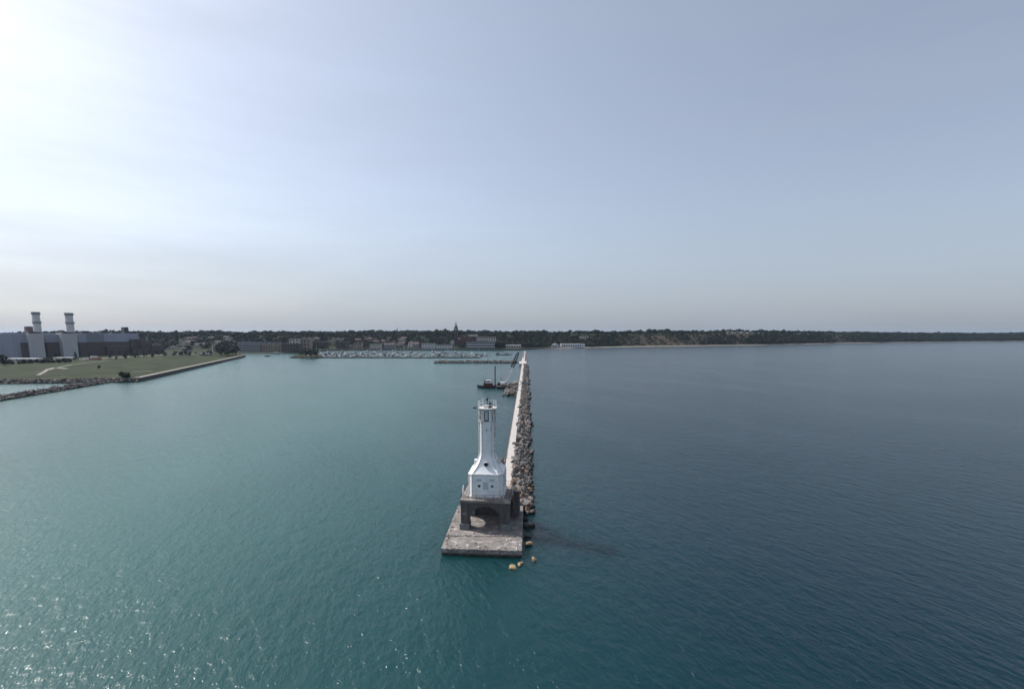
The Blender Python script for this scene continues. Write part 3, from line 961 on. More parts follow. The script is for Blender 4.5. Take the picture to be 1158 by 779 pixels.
# rubble: cross-section falls from the cap to the water on the lake side
def slope_rock(yy, u, lift=0.0):
    x = DX1 + 0.3 + u * 4.2
    return (x, yy, 2.3 - 2.5 * u + lift)
n = 0
yy = 95.6
near = []
while n < 288:
    for u in (0.02, 0.22, 0.42, 0.62, 0.82, 0.98):
        if n >= 288: break
        s = random.uniform(0.6, 1.05) * (1.25 if random.random() < 0.25 else 1.0)
        p = slope_rock(yy + random.uniform(-0.5, 0.5), min(1.02, u + random.uniform(-0.08, 0.08)), random.uniform(-0.15, 0.25))
        if yy < 97 and p[0] < PX1 + 0.5: continue
        m = 'rock_tan' if random.random() < (0.5 if yy < 112 else 0.15) else 'rock'
        stone(p, s, bw, m); n += 1
    yy += 1.12
Y_NEAR = yy
L = 556 - Y_NEAR
cnt = int(L * 4.4)
u = RNG.uniform(0, 1.05, cnt); yv = RNG.uniform(Y_NEAR, 556, cnt)
wob = 1 + 0.12 * np.sin(yv * 0.07) + 0.10 * np.sin(yv * 0.23 + 1)
pos = np.stack([DX1 + 0.3 + u * 4.3 * wob, yv, 2.3 - 2.5 * u + RNG.uniform(-0.2, 0.35, cnt)], 1)
rubble('rubble_slope', pos, RNG.uniform(0.55, 1.15, cnt), bw)
# rubble spilled on the harbour side at two spots
cnt = 40
pos = np.stack([RNG.uniform(-8.2, -5.4, cnt), RNG.uniform(112, 135, cnt), RNG.uniform(-0.3, 1.4, cnt)], 1)
pos[:, 2] *= np.clip((pos[:, 0] + 9.0) / 3, 0.2, 1)
for p in pos: stone(tuple(p), random.uniform(0.6, 1.05), bw, 'rock')
cnt = 90
pos = np.stack([RNG.uniform(-13.5, -5.4, cnt), RNG.uniform(285, 318, cnt), RNG.uniform(-0.3, 2.6, cnt)], 1)
pos[:, 2] *= np.clip((pos[:, 0] + 14.0) / 7, 0.1, 1)
rubble('rubble_heap', pos, RNG.uniform(0.8, 1.4, cnt), bw)
# large flat slab beside the pier end and boulders in the water
o = stone((-1.6, 98.6, 1.3), 1.9, bw, 'rock', 'flat_stone'); o.scale = (2.0, 2.3, 0.55); o.rotation_euler = (0.1, -0.15, 0.4)
def boulder(px, py, s, m, label, sc=(1, 1, 1)):
    p = gp(px, py, 0.1)
    o = link('boulder', ROCK_ME[m][random.randrange(7)], None, p)
    o.rotation_euler = (random.uniform(-0.4, 0.4), random.uniform(-0.4, 0.4), random.uniform(0, 6.28))
    o.scale = (s * sc[0], s * sc[1], s * sc[2])
    tag(o, label, 'boulder', 'loose boulders in the water around the pier')
boulder(579.5, 642.5, 0.62, 'rock_yellow', 'squat yellow-brown boulder, leftmost of three off the pier corner')
boulder(588.0, 638.0, 0.62, 'rock_yellow', 'low wide yellow boulder, middle of three off the pier corner', (1.3, 0.8, 0.8))
boulder(604.0, 633.0, 0.62, 'rock_yellow', 'pale yellow boulder set apart, rightmost of three off the pier corner', (1.1, 0.9, 1))
boulder(597.5, 615.5, 0.75, 'rock_yellow', 'boulder with a sunlit yellow top close beside the pier side', (0.9, 1.0, 1.1))
boulder(596.0, 607.0, 0.75, 'rock', 'dark grey boulder just behind the yellow topped one by the pier')
boulder(594.5, 595.0, 0.85, 'rock', 'dark boulder close against the shaded pier side')
boulder(600.0, 595.0, 0.80, 'rock', 'dark boulder standing outermost beside the shaded pier side')
boulder(594.5, 587.0, 0.85, 'rock', 'dark boulder between the pier side and the rubble slope')

# ---------------------------------------------------------------- birds resting on the pier
def bird_mesh(m):
    b = MB()
    K = 8
    prof = [(-0.30, 0.015, 0.13), (-0.2, 0.045, 0.15), (-0.05, 0.085, 0.17), (0.08, 0.08, 0.19), (0.15, 0.05, 0.235), (0.19, 0.045, 0.28), (0.235, 0.03, 0.285), (0.30, 0.006, 0.275)]
    b.loft([[(x, math.cos(t) * r, z + math.sin(t) * r * 0.9) for t in [2 * math.pi * i / K for i in range(K)]] for x, r, z in prof])
    for s in (-1, 1):
        b.loft([[(0.05, s * 0.07, 0.20), (0.0, s * 0.10, 0.17), (0.05, s * 0.07, 0.13)], [(-0.34, s * 0.03, 0.165), (-0.36, s * 0.035, 0.155), (-0.34, s * 0.03, 0.15)]])
        b.tube((0.02, s * 0.03, 0), (0.0, s * 0.035, 0.13), 0.012, 0.014, 4)
    return b.mesh('bird', m)
BIRD = {'w': bird_mesh('feather_white'), 'd': bird_mesh('feather_dark')}
for px, py, c in ((554, 603.5, 'w'), (573, 611, 'w'), (577, 610, 'w'), (584, 609, 'w'), (583.5, 614.5, 'w'), (588, 617, 'w'), (584, 621, 'w'), (563.5, 621, 'w'),
                  (541, 618.5, 'w'), (528, 618, 'w'), (519, 609, 'w'), (527, 606, 'd'), (517, 617, 'd'), (538.5, 615, 'd'), (549, 619, 'd'), (572, 620.5, 'd'), (510, 618, 'd'), (536, 604, 'd')):
    p = gp(px, py, PZ + 0.02)
    o = link('bird', BIRD[c], None, p, random.uniform(0, 6.28))
    o.scale = (0.95,) * 3
    tag(o, ('white gull resting on the sunlit pier slab' if c == 'w' else 'dark waterbird standing on the sunlit pier slab'), 'bird',
        'white gulls on the pier' if c == 'w' else 'dark birds on the pier')

# ================================================================ work boats beside the breakwater
YB = 326.0
bp_ = thing('crane_barge', 'low rust-brown work barge moored against the rubble heap', 'barge', (0, 0, 0))
bx0, bx1 = aty(561.5, 440, YB).x, aty(586, 440, YB).x
by0, by1 = YB - 3, YB + 9
MB().loft([[(bx0 + 1.2, by0 + .3, -1), (bx1 - 1.2, by0 + .3, -1), (bx1 - 1.2, by1 - .3, -1), (bx0 + 1.2, by1 - .3, -1)],
           [(bx0, by0, 0.7), (bx1, by0, 0.7), (bx1, by1, 0.7), (bx0, by1, 0.7)], [(bx0, by0, 1.5), (bx1, by0, 1.5), (bx1, by1, 1.5), (bx0, by1, 1.5)]]).build('hull', 'hull_black', bp_)
MB().box(bx0 + .2, bx1 - .2, by0 + .2, by1 - .2, 1.504, 1.62).build('deck', 'rust_deck', bp_)
for yq in (by0 + 0.1, by1 - 0.35):
    MB().box(bx0, bx1, yq, yq + 0.25, 1.63, 2.05).build('coaming', 'sand', bp_)
# spud pole and its well
sx_ = bx0 - 0.9
ztop = aty(562.5, 414, YB).z
MB().tube((sx_, YB, -3), (sx_, YB, ztop), 0.38, 0.38, 10).build('spud_pole', 'dark_steel', bp_)
MB().bbox(sx_ - 0.9, bx0 + 0.1, YB - 1.0, YB + 1.0, 0.6, 2.6, 0.1).build('spud_well', 'dark_steel', bp_)
MB().bbox(bx0 + 0.3, bx0 + 2.4, YB + 3.2, YB + 6.0, 1.63, 3.6, 0.15).build('winch_house', 'dark_steel', bp_)
# stone load on the deck
cnt = 60
pos = np.stack([RNG.uniform(bx1 - 6.5, bx1 - 0.8, cnt), RNG.uniform(by0 + 0.8, by1 - 1, cnt), RNG.uniform(1.7, 3.0, cnt)], 1)
ld = rubble('stone_load', pos, RNG.uniform(0.35, 0.75, cnt)); ld['label'] = 'heap of loose stone lying on the work barge deck'
# crawler crane
cx = aty(570, 430, YB).x
cr = thing('crawler_crane', 'crawler crane on the barge with lattice boom raised to the upper right', 'crane', (cx, YB + 2, 1.62))
for s in (-1, 1):
    b = MB()
    prof = [(-2.0, 0.35), (-1.7, 0.02), (1.7, 0.02), (2.0, 0.35), (1.9, 0.75), (1.6, 0.9), (-1.6, 0.9), (-1.9, 0.75)]
    b.loft([[(x, s * 1.5 - 0.3, z) for x, z in prof], [(x, s * 1.5 + 0.3, z) for x, z in prof]]); b.build('track', 'dark_steel', cr)
MB().bbox(-1.2, 1.2, -1.2, 1.2, 0.45, 1.0, 0.1).build('turntable', 'dark_steel', cr)
MB().bbox(-2.6, 1.2, -1.3, 1.3, 1.0, 2.7, 0.2).build('engine_house', 'white_paint', cr)
b = MB(); b.bbox(0.2, 1.8, -1.9, -1.32, 1.05, 2.9, 0.2); cb = b.build('cab', 'white_paint', cr)
MB().box(0.5, 1.81, -1.92, -1.5, 2.0, 2.6).build('cab_window', 'window', cb)
MB().bbox(-3.3, -2.62, -1.2, 1.2, 1.0, 2.2, 0.1).build('counterweight', 'dark_steel', cr)
tip = aty(586.2, 398.5, YB + 2)
p0 = Vector((0.9, 0, 1.5)); p1 = Vector((tip.x - cx, 0, tip.z - 1.62))
d = (p1 - p0); Lb = d.length; d.normalize()
sd_ = Vector((0, 1, 0)); nn = d.cross(sd_)
def lattice(t0, t1, nb):
    b = MB()
    def P(t, i, j):
        wdt = 0.85 * min(1, 0.35 + t * 6, 0.3 + (1 - t) * 6)
        return p0 + d * (Lb * t) + sd_ * (wdt * i) + nn * (wdt * j)
    cs = [(-1, -1), (1, -1), (1, 1), (-1, 1)]
    for k in range(nb):
        ta, tb = t0 + (t1 - t0) * k / nb, t0 + (t1 - t0) * (k + 1) / nb
        for q in range(4):
            a, c = cs[q], cs[(q + 1) % 4]
            b.tube(P(ta, *a), P(tb, *a), 0.38, 0.38, 4)
            b.tube(P(ta, *a), P(tb, *c), 0.17, 0.17, 3)
    return b
bo = lattice(0, 0.52, 9).build('boom_lower', 'white_paint', cr)
lattice(0.52, 1.0, 9).build('boom_upper', 'dark_steel', cr)
b = MB(); b.tube((-1.8, 0, 2.6), (-2.4, 0, 5.5), 0.12, 0.1, 5); b.tube((-0.2, 0, 2.6), (-2.4, 0, 5.5), 0.1, 0.1, 5); b.build('gantry', 'dark_steel', cr)
b = MB()
for s in (-0.3, 0.3): b.tube(Vector((-2.4, s, 5.5)), p1 + Vector((0, s, 0)), 0.035, 0.035, 3)
b.build('pendant', 'dark_steel', cr)
b = MB(); b.tube(p1, p1 - Vector((0, 0, 6.5)), 0.03, 0.03, 3); hb = b.build('hoist_line', 'dark_steel', cr)
b = MB(); b.bbox(p1.x - .25, p1.x + .25, -.2, .2, p1.z - 7.3, p1.z - 6.5, 0.08); b.build('hook_block', 'dark_steel', hb)
# small excavator at the breakwater end of the barge
ex = thing('excavator', 'small pale excavator at the breakwater end of the barge', 'excavator', (bx1 - 2.2, YB + 6.0, 1.62), R(10))
for s in (-1, 1):
    MB().bbox(-1.5, 1.5, s * 0.95 - 0.25, s * 0.95 + 0.25, 0, 0.75, 0.2).build('track', 'dark_steel', ex)
MB().bbox(-1.3, 0.9, -1.0, 1.0, 0.85, 2.0, 0.2).build('house', 'yellow', ex)
MB().bbox(-0.1, 1.0, -1.0, -0.1, 2.0, 2.9, 0.12).build('cab', 'white_paint', ex)
b = MB(); b.tube((0.8, 0.3, 1.6), (2.3, 0.3, 4.2), 0.2, 0.15, 6); b.build('boom', 'yellow', ex)
b = MB(); b.tube((2.3, 0.3, 4.2), (4.0, 0.3, 2.4), 0.15, 0.1, 6); st_ = b.build('stick', 'yellow', ex)
b = MB(); b.bbox(3.6, 4.3, -0.1, 0.7, 1.7, 2.4, 0.15); b.build('bucket', 'dark_steel', st_)

# tug
tx0, tx1 = aty(539.5, 437, YB + 4).x, aty(560.5, 437, YB + 4).x
tl = tx1 - tx0
tug = thing('tugboat', 'small black tugboat with dark red deckhouse and white wheelhouse by the barge', 'tugboat', (tx0, YB + 4, 0))
rings = []
for t, hw, zt in ((0.0, 0.1, 2.3), (0.06, 0.9, 2.1), (0.18, 1.7, 1.8), (0.45, 2.0, 1.4), (0.8, 1.95, 1.35), (0.95, 1.6, 1.45), (1.0, 1.2, 1.5)):
    x = t * tl
    rings.append([(x + (0.5 if t == 0 else 0), -hw * 0.6, -0.6), (x, -hw, 0.6), (x, -hw, zt), (x, hw, zt), (x, hw, 0.6), (x + (0.5 if t == 0 else 0), hw * 0.6, -0.6)])
MB().loft(rings).build('hull', 'hull_black', tug)
MB().bbox(tl * .36, tl * .86, -1.25, 1.25, 1.3, 3.3, 0.15).build('deckhouse', 'tug_red', tug)
wh = MB().bbox(tl * .50, tl * .72, -1.0, 1.0, 3.304, 5.1, 0.15).build('wheelhouse', 'white_paint', tug)
MB().box(tl * .495, tl * .725, -1.02, 1.02, 4.1, 4.7).build('window_band', 'window', wh)
MB().bbox(tl * .485, tl * .735, -1.15, 1.15, 5.104, 5.25, 0.05).build('roof', 'white_paint', wh)
MB().tube((tl * .42, 0, 3.3), (tl * .41, 0, 5.0), 0.45, 0.38, 10).build('funnel', 'dark_steel', tug)
MB().tube((tl * .33, 0, 1.4), (tl * .33, 0, 6.0), 0.08, 0.05, 5).build('mast', 'dark_steel', tug)
MB().bbox(tl * .9, tl * .99, -1.0, 1.0, 1.45, 2.2, 0.1).build('push_knee', 'dark_steel', tug)

# ================================================================ inner harbour: rubble wall, marina wall, docks, boats
ir = thing('rubble_wall', 'low dark rubble wall running from the breakwater across the harbour', 'breakwater')
q0, q1 = gp(491.5, 410.5), gp(588, 410.3)
MB().prism([(q0.x, q0.y - 2.5), (q1.x - 3, q1.y - 2.5), (q1.x - 3, q1.y + 2.5), (q0.x, q0.y + 2.5)], -2, 0.6).build('core', 'rock', ir)
cnt = 620
t = RNG.uniform(0, 1, cnt); v = RNG.uniform(-1, 1, cnt)
pos = np.stack([q0.x + (q1.x - 4 - q0.x) * t, q0.y + (q1.y - q0.y) * t + v * 4.2, 2.3 * (1 - np.abs(v)) + RNG.uniform(-0.2, 0.5, cnt)], 1)
rubble('rubble', pos, RNG.uniform(0.7, 1.4, cnt), ir)
b = MB(); b.tube((q0.x + 6, q0.y, 1), (q0.x + 6, q0.y, 7), 0.25, 0.2, 6); lm = b.build('marker_post', 'orange', ir)

mw = thing('marina_wall', 'long low concrete wall closing off the marina from the harbour', 'wall')
a0, a1 = gp(352, 404.9), gp(543, 404.8)
nb = 24
for k in range(nb):
    xa, xb = a0.x + (a1.x - a0.x) * k / nb, a0.x + (a1.x - a0.x) * (k + 1) / nb
    ya = a0.y + (a1.y - a0.y) * k / nb
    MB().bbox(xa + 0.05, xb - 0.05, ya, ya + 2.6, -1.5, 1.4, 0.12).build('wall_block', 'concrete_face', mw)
    MB().box(xa + 0.3, xb - 0.3, ya + 0.4, ya + 2.2, 1.4, 1.55).build('wall_cap', 'concrete', mw)

def yacht_parts(kind):
    """x forward; unit metres for a 13 m boat"""
    out = []
    b = MB(); rings = []
    for t_, hw, zt in ((-6.5, 1.8, 1.2), (-3, 2.05, 1.2), (1, 2.0, 1.35), (4, 1.3, 1.6), (5.6, 0.6, 1.8), (6.5, 0.06, 1.95)):
        rings.append([(t_ - (0.8 if t_ > 5 else 0), -hw * 0.5, -0.4), (t_, -hw * 0.95, 0.4), (t_, -hw, zt), (t_, hw, zt), (t_, hw * 0.95, 0.4), (t_ - (0.8 if t_ > 5 else 0), hw * 0.5, -0.4)])
    b.loft(rings)
    hullm = {'motor': 'hull_white', 'cruiser': 'hull_white', 'sail': 'hull_white', 'blue': 'hull_blue'}[kind]
    out.append(('hull', b.mesh('hull', hullm)))
    b = MB()
    if kind in ('motor', 'blue'):
        r = lambda e, z, f: [(-3.5 + e, -1.5 + e, z), (3.2 - f, -1.5 + e, z), (3.2 - f, 1.5 - e, z), (-3.5 + e, 1.5 - e, z)]
        b.loft([r(0, 1.2, 0), r(0.25, 2.7, 1.4), r(0.4, 2.85, 1.9)])
        out.append(('cabin', b.mesh('cabin', 'hull_white')))
        b = MB(); b.box(-3.2, 1.6, -1.42, 1.42, 1.85, 2.35); out.append(('window_band', b.mesh('window_band', 'window')))
        b = MB(); b.box(-2.6, 0.4, -1.2, 1.2, 3.6, 3.75)
        for sx in (-2.5, 0.2):
            for sy in (-1.1, 1.1): b.tube((sx, sy, 2.8), (sx, sy, 3.65), 0.05, 0.05, 4)
        out.append(('bimini', b.mesh('bimini', 'canvas' if kind == 'blue' else 'hull_white')))
    elif kind == 'cruiser':
        r = lambda e, z, f: [(-1.5 + e, -1.4 + e, z), (3.6 - f, -1.4 + e, z), (3.6 - f, 1.4 - e, z), (-1.5 + e, 1.4 - e, z)]
        b.loft([r(0, 1.2, 0), r(0.3, 2.2, 1.6), r(0.5, 2.3, 2.2)])
        out.append(('cabin', b.mesh('cabin', 'hull_white')))
        b = MB(); b.bbox(-5.5, -1.0, -1.5, 1.5, 1.25, 2.7, 0.4); out.append(('cockpit_cover', b.mesh('cockpit_cover', 'canvas')))
    else:
        r = lambda e, z, f: [(-2.5 + e, -1.1 + e, z), (2.6 - f, -0.9 + e, z), (2.6 - f, 0.9 - e, z), (-2.5 + e, 1.1 - e, z)]
        b.loft([r(0, 1.25, 0), r(0.2, 1.85, 0.6)])
        out.append(('cabin', b.mesh('cabin', 'hull_white')))
        b = MB(); b.tube((1.0, 0, 1.3), (1.0, 0, 15), 0.19, 0.14, 5); b.tube((1.0, 0, 8.5), (1.0, 1.1, 8.3), 0.05, 0.05, 3); b.tube((1.0, 0, 8.5), (1.0, -1.1, 8.3), 0.05, 0.05, 3)
        out.append(('mast', b.mesh('mast', 'grey_door')))
        b = MB(); b.tube((1.0, 0, 2.8), (-4.2, 0, 2.8), 0.26, 0.2, 6); out.append(('boom_cover', b.mesh('boom_cover', 'canvas')))
    return out
BOATS = {k: yacht_parts(k) for k in ('motor', 'cruiser', 'sail', 'blue')}
BL = {'motor': ('motor_yacht', 'white motor yacht with hardtop moored at', 'white motor yachts at'),
      'blue': ('motor_yacht', 'navy hulled motor yacht moored at', 'navy motor yachts at'),
      'cruiser': ('cabin_cruiser', 'white cabin cruiser with dark cockpit cover moored at', 'covered cabin cruisers at'),
      'sail': ('sailboat', 'white sailboat with bare mast moored at', 'sailboats at')}
def boat(kind, x, y, rz, sc, label=None, row=None):
    nm, lb, gr = BL[kind]
    if row:
        lb, gr = lb + ' ' + row, gr + ' ' + row
    t = thing(nm, label or lb, 'boat', (x, y, 0), rz, None if label else gr)
    t.scale = (sc,) * 3
    for pn, me in BOATS[kind]:
        link(pn, me, t)
    return t
rows = [762, 792, 826, 866, 912, 962, 1018]
for ri, yr in enumerate(rows):
    xl = aty(348 + ri * 2, 400, yr).x; xr = aty((546, 552, 556, 556, 540, 520, 500)[ri], 400, yr).x
    dk = thing('floating_dock', 'floating timber dock, number %d row of the marina counted from the wall' % (ri + 1), 'dock', (0, 0, 0))
    dk['label'] = ['floating dock nearest the marina wall', 'floating dock one row behind the nearest one', 'third floating dock back from the marina wall',
                   'fourth floating dock back from the marina wall', 'fifth floating dock back from the marina wall',
                   'floating dock one row before the last by the shore', 'rearmost floating dock close to the shore'][ri]
    nseg = 12
    for k in range(nseg):
        xa = xl + (xr - xl) * k / nseg; xb = xl + (xr - xl) * (k + 1) / nseg
        MB().bbox(xa + 0.06, xb - 0.06, yr - 1.1, yr + 1.1, -0.3, 0.55, 0.05).build('dock_section', 'wood_dock', dk)
    x = xl + 3
    while x < xr:
        for sgn in (-1, 1):
            if random.random() < (0.80 if ri < 5 else 0.6):
                k = random.choices(['motor', 'cruiser', 'sail', 'blue'], [0.28, 0.22, 0.18, 0.32])[0]
                sc = random.uniform(0.75, 1.2)
                boat(k, x + random.uniform(-0.4, 0.4), yr + sgn * (1.5 + 6.6 * sc), R(90 if random.random() < 0.5 else -90), sc, None, 'the ' + {0: 'dock nearest the marina wall', 1: 'second dock from the wall', 2: 'third dock from the wall', 3: 'fourth dock from the wall', 4: 'fifth dock from the wall', 5: 'sixth dock from the wall', 6: 'rearmost dock'}[ri])
        x += random.uniform(9, 20) + ri * 1.8
# the larger yachts lying across the end of the marina
p = gp(538, 402.3); boat('motor', p.x, p.y, R(8), 1.6, 'large white motor yacht lying across the end of the nearest dock')
p = gp(566, 401.6); boat('cruiser', p.x, p.y, R(-5), 1.35, 'white cruiser alone in open water between marina and breakwater, the left one')
p = gp(573, 401.4); boat('motor', p.x, p.y, R(3), 1.3, 'white yacht alone in open water between marina and breakwater, the right one')
p = gp(312, 400.6); boat('motor', p.x, p.y, R(3), 1.2, 'white yacht moored in front of the gabled harbour condominiums')
p = gp(302, 403.0); boat('blue', p.x, p.y, R(170), 0.8, 'dark launch crossing the channel mouth beside the seawall end')

# ================================================================ plant land: seawall, revetments, paths
sw = thing('seawall', 'long dark steel seawall with pale concrete top along the grass field', 'seawall')
s0, s1 = gp(157, 431.6), gp(277, 403.6)
dv = (s1 - s0); Ls = dv.length; dv.normalize(); nv = Vector((dv.y, -dv.x, 0))
nb = 30
for k in range(nb):
    pa = s0 + dv * (Ls * k / nb + 0.06) ; pb = s0 + dv * (Ls * (k + 1) / nb - 0.06)
    o1, o2 = nv * 0.9, nv * -3.2
    MB().prism([((pa + o1).x, (pa + o1).y), ((pb + o1).x, (pb + o1).y), ((pb + nv * -0.3).x, (pb + nv * -0.3).y), ((pa + nv * -0.3).x, (pa + nv * -0.3).y)], -2, 2.75).build('sheet_pile', 'dark_steel', sw)
    q_ = [pa + nv * 1.05, pb + nv * 1.05, pb + o2, pa + o2]
    MB().prism([(a.x, a.y) for a in q_], 2.752, 3.1).build('coping_slab', 'pavement', sw)
# landing stage near the far end
p = gp(250, 409.6); t_ = thing('landing_stage', 'small dark landing stage alongside the far part of the seawall', 'dock', (p.x, p.y, 0), math.atan2(dv.y, dv.x))
MB().bbox(-14, 14, -2.2, 2.2, -0.3, 0.7, 0.1).build('pontoon', 'wood_dock', t_)
for xx in (-12, 0, 12): MB().tube((xx, 2, -1), (xx, 2, 3.2), 0.2, 0.2, 6).build('pile', 'dark_steel', t_)

def rub_line(name, label, pts, w_, h_, n, smin, smax, cat='breakwater'):
    t_ = thing(name, label, cat)
    pts = [Vector(p) for p in pts]
    seg = [(b_ - a_).length for a_, b_ in zip(pts[:-1], pts[1:])]
    for a_, b_ in zip(pts[:-1], pts[1:]):
        dd = (b_ - a_).normalized(); nn_ = Vector((-dd.y, dd.x, 0)) * w_ * 0.5
        MB().prism([((a_ - nn_).x, (a_ - nn_).y), ((b_ - nn_).x, (b_ - nn_).y), ((b_ + nn_).x, (b_ + nn_).y), ((a_ + nn_).x, (a_ + nn_).y)], -2, h_ * 0.3).build('core', 'rock', t_)
    P = []
    for i in range(n):
        k = random.choices(range(len(seg)), seg)[0]
        a_, b_ = pts[k], pts[k + 1]
        dd = (b_ - a_).normalized(); nn_ = Vector((-dd.y, dd.x, 0))
        v_ = random.uniform(-1, 1)
        q_ = a_.lerp(b_, random.random()) + nn_ * v_ * w_
        P.append((q_.x, q_.y, h_ * (1 - abs(v_)) + random.uniform(-0.25, 0.5)))
    rubble('rubble', np.array(P), RNG.uniform(smin, smax, n), t_)
    return t_
rub_line('rubble_breakwater', 'low rubble breakwater jutting out to the left below the grass field', [gp(-50, 460.5), gp(0, 452.5), gp(60, 442.5), gp(110, 434.3), gp(128, 431.0)], 3.6, 2.2, 620, 0.6, 1.15)
rub_line('rubble_revetment', 'rubble stone bank along the near edge of the grass field', [gp(-60, 432.8, 1), gp(20, 432.0, 1), gp(75, 431.5, 1), gp(120, 430.2, 1), gp(142, 430.8, 1), gp(158, 430.0, 1)], 3.6, 2.6, 620, 0.6, 1.2, 'bank')
ribbon = lambda pts, wd, z, name, m, lab: None
def path(name, pts, wd, z, m):
    b = MB()
    for a_, c_ in zip(pts[:-1], pts[1:]):
        dd = (c_ - a_).normalized(); nn_ = Vector((-dd.y, dd.x, 0)) * wd / 2
        b.add([a_ - nn_, c_ - nn_, c_ + nn_, a_ + nn_], [(0, 1, 2, 3)])
    for v_ in range(len(b.v)): b.v[v_] = (b.v[v_][0], b.v[v_][1], z)
    return tag(b.build(name, m), None, None, None, 'structure')
G = lambda px, py: gp(px, py, Z_LAND)
path('path', [G(43, 424), G(50, 420.5), G(54, 417.5)], 2.6, Z_LAND + 0.02, 'pavement')
path('path', [G(54, 418), G(62, 415.7), G(76, 417.0)], 4.0, Z_LAND + 0.024, 'pavement')
path('path', [G(66, 415.5), G(80, 412.5), G(100, 410.0), G(124, 407.4)], 1.8, Z_LAND + 0.02, 'pavement')
path('road', [G(-40, 408.5), G(40, 407.6), G(110, 405.6), G(150, 403.2), G(190, 400.8), G(240, 399.6)], 9.0, Z_LAND + 0.012, 'pavement')
path('path', [G(150, 420), G(172, 419.5)], 2.5, Z_LAND + 0.02, 'pavement')

# ---------------------------------------------------------------- power plant
e0, e1 = gp(36, 404.8, Z_LAND), gp(150, 401.2, Z_LAND)
ux = (e1 - e0).normalized(); uy = Vector((-ux.y, ux.x, 0))       # along the front, and away from the viewer
prz = math.atan2(ux.y, ux.x)
def pu(px, off=0.0):
    """distance along the plant front where the pixel column px meets the plane set back by off"""
    d_ = ray(px, 395)
    c_ = Vector((d_[0], d_[1], 0)); o_ = e0 + uy * off
    # solve s*ux + o_ = k*c_
    det = ux.x * -c_.y + c_.x * ux.y
    return (-o_.x * -c_.y + -c_.x * o_.y) / det if abs(det) > 1e-9 else 0
def pz(px, py, off=0.0):
    u_ = pu(px, off); P_ = e0 + uy * off + ux * u_
    d_ = ray(px, py); k_ = math.hypot(P_.x, P_.y) / math.hypot(d_[0], d_[1])
    return CAM_H + d_[2] * k_ - Z_LAND
plant = thing('power_plant', 'large grey and brown power plant with two tall front blocks', 'power plant', e0, prz)
def pblock(name, pxa, pxb, ytop, off, depth, m, zb=0.0, pyref=None, parent=None, ra=0.25):
    ua, ub = pu(pxa, off), pu(pxb, off)
    zt = pz((pxa + pxb) / 2, ytop, off)
    b = MB(); b.bbox(ua, ub, off, off + depth, zb, zt, ra)
    return b.build(name, m, parent or plant), ua, ub, zt
# main hall, stepped back
pblock('main_hall', -60, 158, 376.9, 26, 60, 'corrugated')
# left hall with lower brown bay
_, ua, ub, zt = pblock('left_hall', -70, 33.5, 376.3, 8, 17.9, 'corrugated')
pblock('brown_bay', 25.3, 33.4, 387.5, 4.0, 3.9, 'brown_brick')
blocks = []
for (xa, xb, yt) in ((33.5, 51.0, 377.2), (71.5, 88.5, 377.2)):
    o, ua, ub, zt = pblock('boiler_block', xa, xb, yt, 0, 20, 'corrugated_light')
    blocks.append((ua, ub, zt))
    for k in range(1, 5):
        uu = ua + (ub - ua) * k / 5
        MB().box(uu - 0.12, uu + 0.12, -0.12, -0.002, 0.5, zt - 0.5).build('cladding_seam', 'corrugated', o)
    MB().box(ub + 0.002, ub + 0.14, 1.0, 19.0, 0.5, zt - 0.6).build('side_cladding', 'corrugated_mid', o)
    MB().bbox(ua + 3, ub - 3, 4, 16, zt + 0.002, zt + 2.2, 0.3).build('roof_housing', 'dark_steel', o)
# infill between the blocks and to the right: grey above, brown brick below
for (xa, xb, yb_, yt, off, up) in ((53, 73, 387.3, 377.8, 12, 'corrugated'), (90.5, 99.5, 387.3, 377.5, 10, 'corrugated'), (99.6, 119, 387.0, 377.3, 13, 'corrugated_mid'),
                                   (119.1, 148, 386.5, 377.3, 17, 'corrugated')):
    ua, ub = pu(xa, off), pu(xb, off)
    zb_, zt = pz((xa + xb) / 2, yb_, off), pz((xa + xb) / 2, yt, off)
    MB().box(ua, ub, off, off + 12, 0, zb_).build('brick_bay', 'brown_brick', plant)
    MB().box(ua + 0.1, ub - 0.1, off + 0.3, off + 12, zb_ + 0.002, zt).build('clad_bay', up, plant)
    MB().box(ua - 0.1, ub + 0.1, off - 0.2, off + 0.29, zb_ - 0.3, zb_ + 0.3).build('band', 'concrete_face', plant)
ua, ub = pu(60, 12), pu(72, 12)
MB().box(ua, ub, 11.5, 11.99, 0, pz(66, 399, 12)).build('loading_door', 'black', plant)
for (xa, xb, yt, off) in ((122, 146, 391.5, 7), (148.3, 164, 384.0, 14), (160, 172, 386.5, 8), (172.2, 186, 390.0, 6), (150, 166, 394.0, 4)):
    o, ua, ub, zt = pblock('annex', xa, xb, yt, off, 16, 'brown_brick')
    MB().box(ua - 0.2, ub + 0.2, off - 0.25, off + 16.2, zt + 0.002, zt + 0.5).build('parapet', 'concrete' if xa == 122 else 'brown_brick', o)
    nw = max(2, int((ub - ua) / 9))
    for k in range(nw):
        uu = ua + (ub - ua) * (k + 0.5) / nw
        MB().box(uu - 1.6, uu + 1.6, off - 0.12, off - 0.005, 2.5, min(6.5, zt - 1)).build('window', 'window', o)
# roof top boxes
for (xa, xb, yt, off, m) in ((33.2, 40.5, 369.2, 30, 'brown_brick'), (142.5, 147.8, 370.0, 30, 'dark_steel'), (70, 75, 373.5, 34, 'dark_steel'), (95, 103, 374.2, 32, 'dark_steel'), (116, 124, 374.0, 32, 'dark_steel')):
    ua, ub = pu(xa, off), pu(xb, off)
    z0_ = pz((xa + xb) / 2, 376.9, 26) * 0.97; zt = pz((xa + xb) / 2, yt, off)
    MB().bbox(ua, ub, off, off + 9, z0_, zt, 0.2).build('roof_box', m, plant)
